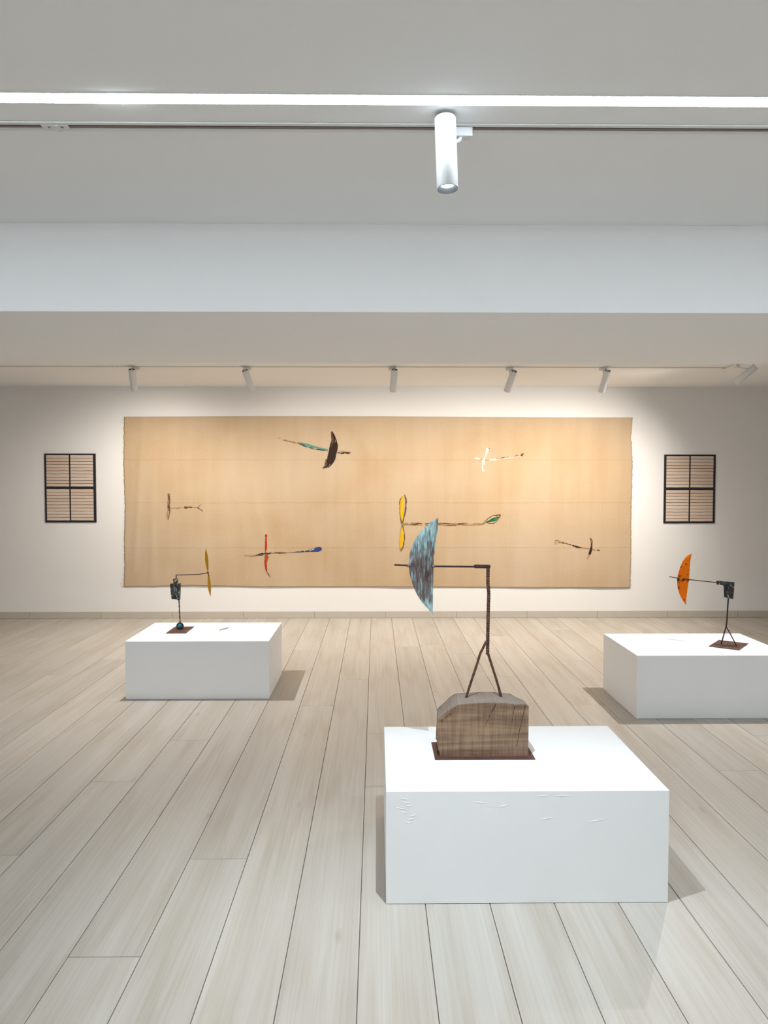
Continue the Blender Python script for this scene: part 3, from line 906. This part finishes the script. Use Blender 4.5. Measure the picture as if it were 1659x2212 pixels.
mb.build('arm', M_RUST_D, s2)
mb = MB(base)
N_ = 40
vs, fs = [], []
A, B = Vector((-1.2763, Y4 + 0.012, 1.0278)), Vector((-1.2366, Y4 - 0.012, 0.6686))
hubt = 0.5
for i in range(N_ + 1):
    t = i / N_
    c = A.lerp(B, t)
    s = abs(t - hubt) / hubt
    w = 0.0075 + 0.029 * (math.sin(math.pi * min(1, s * 1.05 if s < .9 else 0.945)) ** 0.9 if s < 0.95 else 0.12)
    w *= 1.0 if s < 0.88 else max(0.03, (1 - s) / 0.12)
    ang = math.radians(5 if t < hubt else 4) * (1 if t < hubt else 1) * min(1, s * 2)
    wd = Vector((math.sin(ang), math.cos(ang), 0))
    th = 0.0013
    nrm = Vector((math.cos(ang), -math.sin(ang), 0))
    for a, b2 in ((-1, -1), (1, -1), (1, 1), (-1, 1)):
        vs.append(c + wd * w * a + nrm * th * b2)
for i in range(N_):
    for k in range(4):
        k2 = (k + 1) % 4
        fs.append((i * 4 + k, i * 4 + k2, (i + 1) * 4 + k2, (i + 1) * 4 + k))
fs += [(3, 2, 1, 0), tuple(N_ * 4 + k for k in range(4))]
mb.add(vs, fs)
pr = mb.build('propeller', M_YELLOW, s2)
mb = MB(base); mb.tube([(-1.266, Y4, 0.8435), (-1.2565, Y4, 0.846), (-1.250, Y4, 0.8470)], [0.004, 0.0062, 0.003], 12); mb.build('hub', M_RUST_D, pr)

# ------------------------------------------------------------------ small sculpture with orange blade (turned 39 degrees)
ang = math.atan2(-0.629, 0.777)
s3 = tag(empty('wind_vane_sculpture', (2.402, 4.98, HP), ang), 'small forked rod sculpture with orange half-moon blade and dark angle bracket', 'sculpture')


def loc(pts): return [(a, 0.0, b - HP) for a, b in pts]


mb = MB(); mb.box(-0.097, 0.094, -0.128, 0.132, 0, 0.004); mb.build('base_plate', M_PLATE_W, s3, 0.0008, 1)
mb = MB(); mb.tube([tuple(v) for v in resample(loc([(-0.0074, 0.7400), (-0.0106, 0.6839), (-0.0128, 0.6249), (-0.0158, 0.5699), (-0.0192, 0.5358)]), 20)], 0.0050, 12); mb.build('post', M_RUST_D, s3)
mb = MB(); mb.tube([tuple(v) for v in resample(loc([(-0.0190, 0.5400), (-0.0339, 0.475), (-0.0487, 0.4138)]), 12)], 0.0042, 10); mb.build('leg', M_RUST_D, s3)
mb = MB(); mb.tube([tuple(v) for v in resample(loc([(-0.0190, 0.5360), (0.0128, 0.4809), (0.0479, 0.4142)]), 12)], 0.0036, 10); mb.build('leg', M_RUST_D, s3)
BRK = [(-0.085, 0.8457), (-0.0358, 0.8446), (0.0271, 0.8455), (0.0262, 0.815), (0.0253, 0.7878), (0.0212, 0.7298), (-0.0009, 0.7331), (-0.0341, 0.7371), (-0.036, 0.78), (-0.0373, 0.8159), (-0.055, 0.8194), (-0.0834, 0.8196)]
mb = MB(); mb.prism_xz([(a, b - HP) for a, b in BRK], -0.010, 0.010); mb.build('bracket', M_SCRATCH, s3, 0.002, 2)
mb = MB(); mb.tube([tuple(v) for v in resample(loc([(-0.4018, 0.8488), (-0.3444, 0.8428), (-0.2671, 0.8384), (-0.183, 0.8357), (-0.080, 0.833)]), 30)], 0.0031, 10); mb.build('rod', M_RUST_D, s3)
RB_R = [(-0.2573, 1.0206), (-0.2647, 0.9607), (-0.2659, 0.9002), (-0.2671, 0.844), (-0.2744, 0.7699), (-0.2785, 0.7132), (-0.2799, 0.661)]
RB_L = [(-0.2573, 1.0206), (-0.2839, 1.0048), (-0.3085, 0.973), (-0.3247, 0.9351), (-0.3387, 0.8863), (-0.3465, 0.8421), (-0.3460, 0.8073), (-0.3369, 0.76), (-0.3174, 0.7139), (-0.2917, 0.675), (-0.2799, 0.661)]
b3 = blade(s3, (0, 0, HP), RB_R, RB_L, 0.0, 0.10, -0.010, 0.003, M_ORANGE, zc=0.84)
for x, z in ((-0.340, 0.8425), (-0.269, 0.8385)):
    mb = MB(); mb.tube([(x - 0.006, -0.004, z - HP), (x + 0.003, -0.004, z - HP), (x + 0.012, -0.004, z - HP)], [0.003, 0.0062, 0.003], 10); mb.build('weld', M_BLACK, b3)

# ------------------------------------------------------------------ cloth hanging on the far wall
TOP = [(-2.808, 2.262), (-1.507, 2.269), (0.145, 2.27), (1.493, 2.261), (2.882, 2.258)]
BOT = [(-2.838, 0.358), (-2.55, 0.362), (-2.039, 0.372), (-1.312, 0.355), (0.146, 0.353), (2.029, 0.340), (2.879, 0.338)]
LEF = [(0.358, -2.838), (0.60, -2.822), (0.816, -2.827), (1.231, -2.811), (1.748, -2.820), (2.10, -2.812), (2.262, -2.808)]
RIG = [(0.338, 2.879), (0.706, 2.885), (1.229, 2.884), (1.75, 2.888), (1.98, 2.876), (2.035, 2.864), (2.10, 2.874), (2.258, 2.882)]


def lin(tab, x):
    if x <= tab[0][0]: return tab[0][1]
    for (a, p), (b2, q) in zip(tab[:-1], tab[1:]):
        if x <= b2: return p + (q - p) * (x - a) / (b2 - a)
    return tab[-1][1]


FOLDS = [(-2.60, -2.72, 0.9, 0.032, 0.010), (-2.47, -2.52, 1.2, 0.04, 0.006), (-1.55, -1.15, 0.9, 0.06, 0.008), (-1.72, -1.40, 0.7, 0.05, 0.006), (-1.10, -0.90, 0.8, 0.05, 0.006),
         (-0.4, -0.2, 1.0, 0.07, 0.005), (0.9, 0.75, 0.9, 0.06, 0.004), (1.9, 2.1, 0.9, 0.07, 0.004), (-2.0, -1.9, 1.0, 0.08, 0.004), (2.5, 2.55, 1.0, 0.06, 0.004)]


def cloth_depth(x, z):
    d = 0.004
    v = (2.26 - z) / 1.9
    for xt, xb, reach, w, a in FOLDS:
        xc = xt + (xb - xt) * v
        env = math.sin(math.pi * min(max((v - 0.08) / reach, 0), 1)) ** 0.8 if 0 < (v - 0.08) / reach < 1 else 0.0
        d += a * env * math.exp(-((x - xc) / w) ** 2)
    for zc in (1.785, 1.305, 0.800):          # pressed horizontal creases
        d += 0.0016 * math.exp(-((z - zc) / 0.007) ** 2)
    d += 0.0020 * (1 + math.sin(3.1 * x + 1.7 * z)) + 0.0012 * (1 + math.sin(8.3 * x - 2.1 * z))
    d += 0.004 * max(0, v - 0.9) * 10 * (0.5 + 0.5 * math.sin(5 * x))
    return d


def cy(x, z): return YF - 0.003 - cloth_depth(x, z)


CO = (0.02, YF, 0.35)
cl = None
NXC, NZC = 300, 150
rr = random.Random(5)
fl = [rr.uniform(-.004, .004) for _ in range(NZC + 1)]; fr = [rr.uniform(-.004, .004) for _ in range(NZC + 1)]
vs, fs = [], []
for j in range(NZC + 1):
    for i in range(NXC + 1):
        u, v = i / NXC, j / NZC
        xm = -2.82 + u * 5.70
        zb_, zt_ = lin(BOT, xm), lin(TOP, xm)
        z = zb_ + (zt_ - zb_) * v
        xl, xr = lin(LEF, z) + fl[j], lin(RIG, z) + fr[j]
        x = xl + (xr - xl) * u
        vs.append((x, cy(x, z), z))
for j in range(NZC):
    for i in range(NXC):
        a = j * (NXC + 1) + i
        fs.append((a, a + 1, a + NXC + 2, a + NXC + 1))
mb = MB(CO); mb.add(vs, fs, 0, True)
cl = mb.build('cloth_hanging', M_CLOTH)
cl.location = CO
tag(cl, 'very wide tan linen cloth hanging with painted propeller figures on the far wall', 'cloth hanging')
so = cl.modifiers.new('thickness', 'SOLIDIFY'); so.thickness = 0.0016; so.offset = -1
for x, z, dx, dz in ((-2.806, 2.24, -0.03, -0.05), (-2.838, 0.36, -0.035, 0.05), (-2.830, 0.40, -0.02, -0.04), (2.882, 1.76, 0.012, 0.012)):
    mb = MB(CO)
    mb.tube(resample([(x, cy(x, z), z), (x + dx * 0.7, YF - 0.008, z + dz * 0.3), (x + dx, YF - 0.006, z + dz)], 10), 0.0009, 5)
    mb.build('loose_thread', M_CLOTH, cl)


# --- painted figures: bundles of brush bristle marks lying on the cloth
class Stroke(MB):
    def __init__(self, seed): super().__init__(CO); self.r = random.Random(seed)

    def quadrun(self, pts, hw, mi, lift):
        vs, fs = [], []
        for i, p in enumerate(pts):
            t = (pts[min(i + 1, len(pts) - 1)] - pts[max(i - 1, 0)])
            t = t.normalized() if t.length > 1e-6 else Vector((1, 0))
            nn = Vector((-t.y, t.x))
            for s in (-1, 1):
                q = p + nn * hw[i] * s
                vs.append((q.x, cy(q.x, q.y) - lift, q.y))
        for i in range(len(pts) - 1):
            a = 2 * i
            fs.append((a, a + 1, a + 3, a + 2))
        self.add(vs, fs, mi)

    def line(self, pts, width, mi=0, n=4, gap=0.25, seg=40, jit=0.35, lift=0.0026):
        """a brush line: n bristles over a varying width (list = along the line)"""
        P = resample([Vector(p) for p in pts], seg)
        ws = width if isinstance(width, (list, tuple)) else [width]
        wv = [ws[0]] * seg if len(ws) == 1 else [x[0] for x in resample([Vector((w, 0)) for w in ws], seg)]
        gap *= 0.8
        N2 = []
        for i in range(seg):
            t = (P[min(i + 1, seg - 1)] - P[max(i - 1, 0)]).normalized()
            N2.append(Vector((-t.y, t.x)))
        for b2 in range(n):
            o = 0 if n == 1 else (2 * b2 / (n - 1) - 1)
            run = []
            on = self.r.random() > gap
            for i in range(seg):
                if self.r.random() < 0.30: on = self.r.random() > gap
                w = max(wv[i] * 1.3, 0.0004)
                if on:
                    run.append((P[i] + N2[i] * (o * w * (1 - 1 / n) + self.r.uniform(-jit, jit) * w / n), w / n * self.r.uniform(0.8, 1.35)))
                if (not on or i == seg - 1) and len(run) > 1:
                    hw = [h for _, h in run]; hw[0] *= .4; hw[-1] *= .4
                    self.quadrun([p for p, _ in run], hw, mi, lift + 0.00012 * (b2 % 4)); run = []
                elif not on: run = []

    def fill(self, left, right, mi=0, n=10, gap=0.12, seg=34, lift=0.0028):
        """bristles between two edge curves"""
        Lp = resample([Vector(p) for p in left], seg); Rp = resample([Vector(p) for p in right], seg)
        for b2 in range(n):
            u = (b2 + 0.5) / n
            run = []; on = True
            for i in range(seg):
                if self.r.random() < 0.12: on = self.r.random() > gap
                w = (Rp[i] - Lp[i]).length / n * 0.62
                if on: run.append((Lp[i].lerp(Rp[i], min(max(u + self.r.uniform(-.25, .25) / n, 0), 1)), max(w, 0.0004)))
                if (not on or i == seg - 1):
                    if len(run) > 1: self.quadrun([p for p, _ in run], [h for _, h in run], mi, lift + 0.00012 * (b2 % 4))
                    run = []


def figure(name, mats, seed, label):
    return Stroke(seed), mats, name, label


def done(st, mats, label):
    o = st.build('painted_figure', mats, cl)
    o['label'] = label
    return o


# 1 dark winged figure with teal tail
s = Stroke(1)
s.line([(-1.096, 2.029), (-1.068, 2.019), (-0.994, 1.998), (-0.919, 1.98), (-0.857, 1.969)], [0.004, 0.006, 0.007, 0.008], 1, 3, 0.35)
s.line([(-1.06, 2.006), (-1.0, 1.997), (-0.9, 1.978)], [0.002, 0.003], 2, 1, 0.3)
s.line([(-0.87, 1.975), (-0.80, 1.955), (-0.70, 1.922), (-0.60, 1.900), (-0.535, 1.892)], [0.004, 0.012, 0.015, 0.011, 0.008], 3, 6, 0.15)
s.line([(-0.87, 1.970), (-0.82, 1.950), (-0.776, 1.932), (-0.70, 1.910), (-0.60, 1.895), (-0.54, 1.89)], [0.005, 0.007, 0.006, 0.004], 0, 3, 0.42)
s.line([(-0.44, 1.862), (-0.39, 1.857), (-0.34, 1.862), (-0.277, 1.856)], [0.005, 0.007, 0.006, 0.007], 0, 3, 0.2)
s.line([(-0.427, 1.88), (-0.365, 1.877), (-0.302, 1.868)], [0.004, 0.006, 0.008], 1, 3, 0.3)
done(s, [P_BLACK, P_TAN, P_BROWN, P_TEAL], 'dark half-moon wing crossed by a long teal tail')
fig = s
s = Stroke(2)
s.fill([(-0.495, 2.104), (-0.497, 2.027), (-0.511, 1.952), (-0.527, 1.883), (-0.543, 1.809), (-0.558, 1.746), (-0.593, 1.687)],
       [(-0.489, 2.104), (-0.460, 2.055), (-0.43, 1.964), (-0.427, 1.915), (-0.443, 1.859), (-0.458, 1.79), (-0.49, 1.737), (-0.53, 1.700)], 0, 11, 0.22)
s.fill([(-0.500, 1.99), (-0.515, 1.93), (-0.530, 1.86), (-0.545, 1.80), (-0.556, 1.75)], [(-0.436, 1.97), (-0.430, 1.91), (-0.444, 1.855), (-0.460, 1.79), (-0.50, 1.735)], 0, 9, 0.04, lift=0.0034)
s.line([(-0.495, 2.10), (-0.49, 2.05), (-0.485, 2.0), (-0.50, 1.93)], [0.006, 0.009, 0.006], 1, 3, 0.3, lift=0.0040)
s.line([(-0.555, 1.79), (-0.565, 1.74), (-0.593, 1.687)], [0.005, 0.007, 0.006], 1, 3, 0.3, lift=0.0040)
done(s, [P_BLACK, P_BROWN], 'dark half-moon brush stroke')
# 2 white figure
s = Stroke(3)
s.line([(1.107, 1.800), (1.14, 1.799), (1.173, 1.796)], [0.006, 0.009, 0.005], 0, 4, 0.1)
s.line([(1.173, 1.796), (1.225, 1.781), (1.27, 1.781)], [0.003, 0.004], 1, 2, 0.5)
s.line([(1.265, 1.781), (1.32, 1.786), (1.361, 1.790), (1.436, 1.802), (1.532, 1.813), (1.62, 1.828)], [0.004, 0.009, 0.009, 0.006, 0.008, 0.004], 0, 5, 0.25)
s.line([(1.35, 1.796), (1.436, 1.809), (1.532, 1.823), (1.62, 1.837)], [0.002, 0.004, 0.005], 2, 3, 0.4)
s.line([(1.632, 1.83), (1.645, 1.845), (1.659, 1.853)], [0.009, 0.008, 0.003], 3, 4, 0.15)
s.line([(1.258, 1.916), (1.247, 1.894), (1.238, 1.855), (1.225, 1.811), (1.21, 1.781), (1.206, 1.737), (1.199, 1.693), (1.211, 1.647)], [0.010, 0.017, 0.012, 0.010, 0.013, 0.011, 0.009, 0.009], 0, 6, 0.25)
s.line([(1.275, 1.913), (1.262, 1.89), (1.25, 1.86), (1.240, 1.82), (1.225, 1.79)], [0.005, 0.005, 0.007, 0.003], 3, 2, 0.45)
s.line([(1.213, 1.78), (1.208, 1.737), (1.199, 1.69)], [0.003, 0.004, 0.005], 2, 2, 0.4)
done(s, [P_WHITE, P_TAN, P_PLUM, P_BROWN], 'white cross-shaped figure with long white tail')
# 3 small brown figure, far left
s = Stroke(4)
s.line([(-2.321, 1.407), (-2.316, 1.37), (-2.313, 1.321), (-2.315, 1.287), (-2.321, 1.25)], [0.008, 0.008, 0.006, 0.005], 0, 4, 0.2)
s.line([(-2.323, 1.40), (-2.33, 1.34), (-2.33, 1.287), (-2.321, 1.25)], [0.006, 0.004, 0.004], 1, 2, 0.3)
s.line([(-2.320, 1.285), (-2.320, 1.25), (-2.318, 1.215)], [0.008, 0.011, 0.008], 2, 4, 0.1)
s.line([(-2.321, 1.25), (-2.31, 1.213), (-2.316, 1.168), (-2.327, 1.111)], [0.006, 0.006, 0.004, 0.006], 2, 3, 0.2)
s.line([(-2.323, 1.243), (-2.337, 1.198), (-2.337, 1.145), (-2.329, 1.109)], [0.004, 0.007, 0.006, 0.003], 3, 3, 0.25)
done(s, [P_BROWN, P_TAN, P_PLUM, P_OLIVE], 'small brown propeller blade strokes')
s = Stroke(14)
s.line([(-2.306, 1.244), (-2.258, 1.241), (-2.213, 1.244), (-2.168, 1.254)], [0.003, 0.004, 0.003], 1, 2, 0.3)
s.line([(-2.15, 1.250), (-2.134, 1.251), (-2.108, 1.254), (-2.056, 1.252)], [0.004, 0.010, 0.008, 0.004], 0, 4, 0.12)
s.line([(-2.056, 1.252), (-2.02, 1.251), (-2.0, 1.252)], [0.004, 0.003], 1, 2, 0.2)
s.line([(-2.0, 1.252), (-1.977, 1.269), (-1.955, 1.286)], [0.005, 0.004, 0.002], 1, 2, 0.2)
s.line([(-2.0, 1.252), (-1.97, 1.231), (-1.935, 1.209)], [0.005, 0.004, 0.002], 2, 2, 0.1)
done(s, [P_BROWN, P_TAN, P_PLUM, P_OLIVE], 'thin brown stem stroke with forked end')
# 4 red and blue figure
s = Stroke(5)
s.line([(-1.485, 0.709), (-1.395, 0.703), (-1.319, 0.718)], [0.003, 0.006, 0.007], 1, 3, 0.35)
s.line([(-1.36, 0.711), (-1.30, 0.721), (-1.244, 0.729), (-1.18, 0.738)], [0.003, 0.009, 0.010, 0.004], 0, 5, 0.18)
s.line([(-1.194, 0.737), (-1.132, 0.743), (-1.038, 0.741), (-0.944, 0.747)], [0.006, 0.008, 0.006, 0.003], 1, 4, 0.4)
s.line([(-1.15, 0.738), (-1.038, 0.738), (-1.0, 0.739)], [0.002, 0.005, 0.003], 0, 3, 0.45)
done(s, [P_BLACK, P_TAN], 'dark stem of the red and blue figure')
s = Stroke(6)
s.line([(-1.227, 0.947), (-1.234, 0.897), (-1.234, 0.834), (-1.236, 0.790), (-1.241, 0.740)], [0.008, 0.006, 0.009, 0.008, 0.004], 0, 5, 0.10, lift=0.0034)
s.line([(-1.236, 0.955), (-1.243, 0.92), (-1.242, 0.86)], [0.002, 0.003, 0.001], 2, 1, 0.3)
s.line([(-1.229, 0.722), (-1.229, 0.69), (-1.237, 0.646), (-1.238, 0.596), (-1.23, 0.545)], [0.012, 0.016, 0.012, 0.010, 0.005], 1, 7, 0.04, lift=0.0034)
s.line([(-1.240, 0.66), (-1.240, 0.60), (-1.232, 0.545), (-1.222, 0.52)], [0.006, 0.008, 0.005, 0.002], 0, 4, 0.2, lift=0.0042)
s.line([(-1.230, 0.545), (-1.211, 0.501), (-1.183, 0.463)], [0.004, 0.004, 0.002], 2, 2, 0.3)
done(s, [P_RED, P_RUST, P_BROWN], 'red blade stroke')
s = Stroke(7)
s.line([(-0.944, 0.746), (-0.85, 0.751), (-0.775, 0.755)], [0.003, 0.005, 0.008], 0, 3, 0.2)
s.fill([(-0.80, 0.758), (-0.74, 0.775), (-0.68, 0.797), (-0.635, 0.805), (-0.614, 0.797), (-0.608, 0.785)], [(-0.80, 0.750), (-0.73, 0.752), (-0.67, 0.752), (-0.635, 0.757), (-0.614, 0.770), (-0.608, 0.783)], 0, 9, 0.10)
s.line([(-0.76, 0.757), (-0.72, 0.775), (-0.68, 0.790)], [0.001, 0.004, 0.001], 1, 2, 0.3, lift=0.0042)
done(s, [P_BLUE, P_WHITE], 'blue paddle stroke')
# 5 yellow propeller with green leaf
s = Stroke(8)
s.fill([(0.316, 1.388), (0.281, 1.343), (0.271, 1.245), (0.279, 1.139), (0.292, 1.066)], [(0.318, 1.388), (0.318, 1.327), (0.311, 1.221), (0.303, 1.131), (0.296, 1.066)], 0, 8, 0.02)
s.fill([(0.294, 1.035), (0.278, 0.96), (0.272, 0.88), (0.272, 0.82), (0.279, 0.760)], [(0.297, 1.035), (0.314, 0.968), (0.319, 0.903), (0.300, 0.825), (0.282, 0.760)], 0, 8, 0.02)
done(s, [P_YELLOW], 'yellow propeller blades')
s = Stroke(9)
s.line([(0.320, 1.395), (0.339, 1.327), (0.333, 1.221), (0.313, 1.131), (0.296, 1.062)], [0.004, 0.006, 0.006, 0.004, 0.006], 0, 3, 0.18, lift=0.0036)
s.line([(0.316, 1.388), (0.276, 1.343), (0.266, 1.245), (0.276, 1.139), (0.292, 1.062)], [0.004, 0.004, 0.003, 0.003, 0.005], 0, 2, 0.25, lift=0.0036)
s.line([(0.296, 1.050), (0.315, 0.968), (0.321, 0.903), (0.309, 0.821), (0.280, 0.755)], [0.006, 0.005, 0.005, 0.005, 0.006], 0, 3, 0.15, lift=0.0036)
s.line([(0.294, 1.045), (0.276, 0.96), (0.270, 0.88), (0.270, 0.82), (0.278, 0.757)], [0.004, 0.002, 0.002, 0.002, 0.004], 1, 2, 0.3, lift=0.0036)
s.line([(0.288, 1.062), (0.31, 1.06), (0.34, 1.063)], [0.010, 0.010, 0.007], 1, 4, 0.1, lift=0.0040)
s.line([(0.296, 1.062), (0.39, 1.064), (0.513, 1.064), (0.635, 1.062), (0.757, 1.059), (0.88, 1.053), (1.002, 1.061), (1.125, 1.059), (1.207, 1.064)], [0.008, 0.010, 0.012, 0.012, 0.014, 0.012, 0.010, 0.008], 2, 6, 0.45, seg=90)
s.line([(0.39, 1.064), (0.45, 1.062), (0.513, 1.066), (0.635, 1.064), (0.757, 1.062), (0.88, 1.058), (1.0, 1.064)], [0.010, 0.010, 0.008, 0.009, 0.010, 0.005], 0, 5, 0.68, seg=70, lift=0.0036)
s.line([(1.19, 1.062), (1.207, 1.066), (1.225, 1.08), (1.245, 1.10)], [0.005, 0.009, 0.007, 0.003], 1, 4, 0.1, lift=0.0036)
s.line([(1.207, 1.064), (1.247, 1.11), (1.304, 1.151), (1.37, 1.163), (1.402, 1.167)], [0.005, 0.003, 0.003, 0.004, 0.006], 0, 2, 0.15)
s.line([(1.215, 1.068), (1.256, 1.075), (1.321, 1.069), (1.37, 1.106), (1.402, 1.163)], [0.004, 0.003, 0.003, 0.002, 0.006], 0, 2, 0.35)
done(s, [P_BROWN, P_OLIVE, P_TAN], 'brown outline and stem of the yellow propeller figure')
s = Stroke(10)
s.fill([(1.245, 1.090), (1.285, 1.112), (1.33, 1.140), (1.365, 1.148), (1.385, 1.146)], [(1.245, 1.080), (1.285, 1.088), (1.33, 1.094), (1.362, 1.108), (1.385, 1.130)], 0, 8, 0.14)
done(s, [P_GREEN], 'green leaf stroke')
# 6 small dark figure, lower right
s = Stroke(12)
s.line([(2.093, 0.855), (2.139, 0.843), (2.184, 0.832), (2.218, 0.823)], [0.005, 0.004, 0.004], 1, 3, 0.3)
s.line([(2.218, 0.823), (2.268, 0.805), (2.325, 0.792)], [0.006, 0.007, 0.003], 0, 4, 0.12)
s.line([(2.325, 0.792), (2.401, 0.783), (2.458, 0.771), (2.484, 0.764)], [0.004, 0.004, 0.003], 2, 2, 0.25)
s.line([(2.495, 0.764), (2.51, 0.764), (2.526, 0.766)], [0.006, 0.007, 0.003], 1, 3, 0.1)
for i in range(7):
    a = 2.09 - s.r.random() * 0.015
    s.line([(a, 0.856 + s.r.uniform(-.01, .01)), (a - 0.03, 0.862 + s.r.uniform(-.02, .02)), (a - 0.075, 0.868 + s.r.uniform(-.035, .035))], [0.002, 0.0015, 0.001], 2, 1, 0.35)
s.line([(2.42, 0.902), (2.434, 0.87), (2.436, 0.824), (2.429, 0.779)], [0.004, 0.008, 0.007, 0.006], 1, 4, 0.25)
s.line([(2.436, 0.838), (2.434, 0.815), (2.429, 0.779), (2.416, 0.733), (2.408, 0.715)], [0.005, 0.007, 0.009, 0.010, 0.005], 0, 5, 0.08, lift=0.0034)
s.line([(2.416, 0.733), (2.402, 0.696), (2.383, 0.665)], [0.006, 0.005, 0.005], 2, 3, 0.3)
done(s, [P_BLACK, P_BROWN, P_TAN], 'small dark curved cross figure near the lower right corner')


# ------------------------------------------------------------------ black panels with paper slips
def panel(x0, z0, w, h, label):
    ro = tag(empty('slip_panel', (x0 + w / 2, YF, z0)), label, 'wall panel', 'black panels with paper slips')
    o = (x0 + w / 2, YF, z0)
    mb = MB(o); mb.box(x0, x0 + w, YF - 0.014, YF - 0.0005, z0, z0 + h); mb.build('black_board', M_FRAME, ro, 0.001, 1)
    px = w / 1225
    pz = h / 1644
    me = None
    rr = random.Random(int(abs(x0) * 100))
    for c0, c1 in ((50, 588), (624, 1170)):
        for blk0 in (40, 852):
            for i in range(10):
                zc = z0 + h - (blk0 + 75.5 * i + 32) * pz
                if me is None:
                    sw, sh = 542 * px, 65 * pz
                    mm = MB()
                    n = 8
                    vs = []
                    for k in range(n + 1):
                        u = k / n - 0.5
                        bow = 0.0006 * math.sin(k * 1.3)
                        for zz in (-sh / 2, sh / 2):
                            vs.append((u * sw, -0.0022 - 0.0012 * math.cos(u * 3), zz + bow))
                    mm.add(vs, [(2 * k, 2 * k + 2, 2 * k + 3, 2 * k + 1) for k in range(n)])
                    m2 = len(mm.v)
                    mm.add([(x, y + 0.002, z) for x, y, z in vs], [(2 * k, 2 * k + 1, 2 * k + 3, 2 * k + 2) for k in range(n)])
                    mm.f += [[0, 1, m2 + 1, m2], [2 * n, m2 + 2 * n, m2 + 2 * n + 1, 2 * n + 1]]; mm.m += [0, 0]; mm.s += [False, False]
                    for k in range(n):
                        mm.f += [[2 * k, m2 + 2 * k, m2 + 2 * k + 2, 2 * k + 2], [2 * k + 1, 2 * k + 3, m2 + 2 * k + 3, m2 + 2 * k + 1]]; mm.m += [0, 0]; mm.s += [False, False]
                    me = mm.mesh('paper_slip', M_PAPER)
                so_ = bpy.data.objects.new('paper_slip', me)
                so_.location = ((c0 + c1) / 2 * px - w / 2, -0.0145, zc - z0)
                so_.rotation_euler = (0, math.radians(rr.uniform(-.35, .35)), 0)
                COL.objects.link(so_); so_.parent = ro


panel(-3.698, 1.084, 0.568, 0.768, 'black panel of handwritten paper slips, left of the cloth hanging')
panel(3.248, 1.070, 0.580, 0.774, 'black panel of handwritten paper slips, right of the cloth hanging')
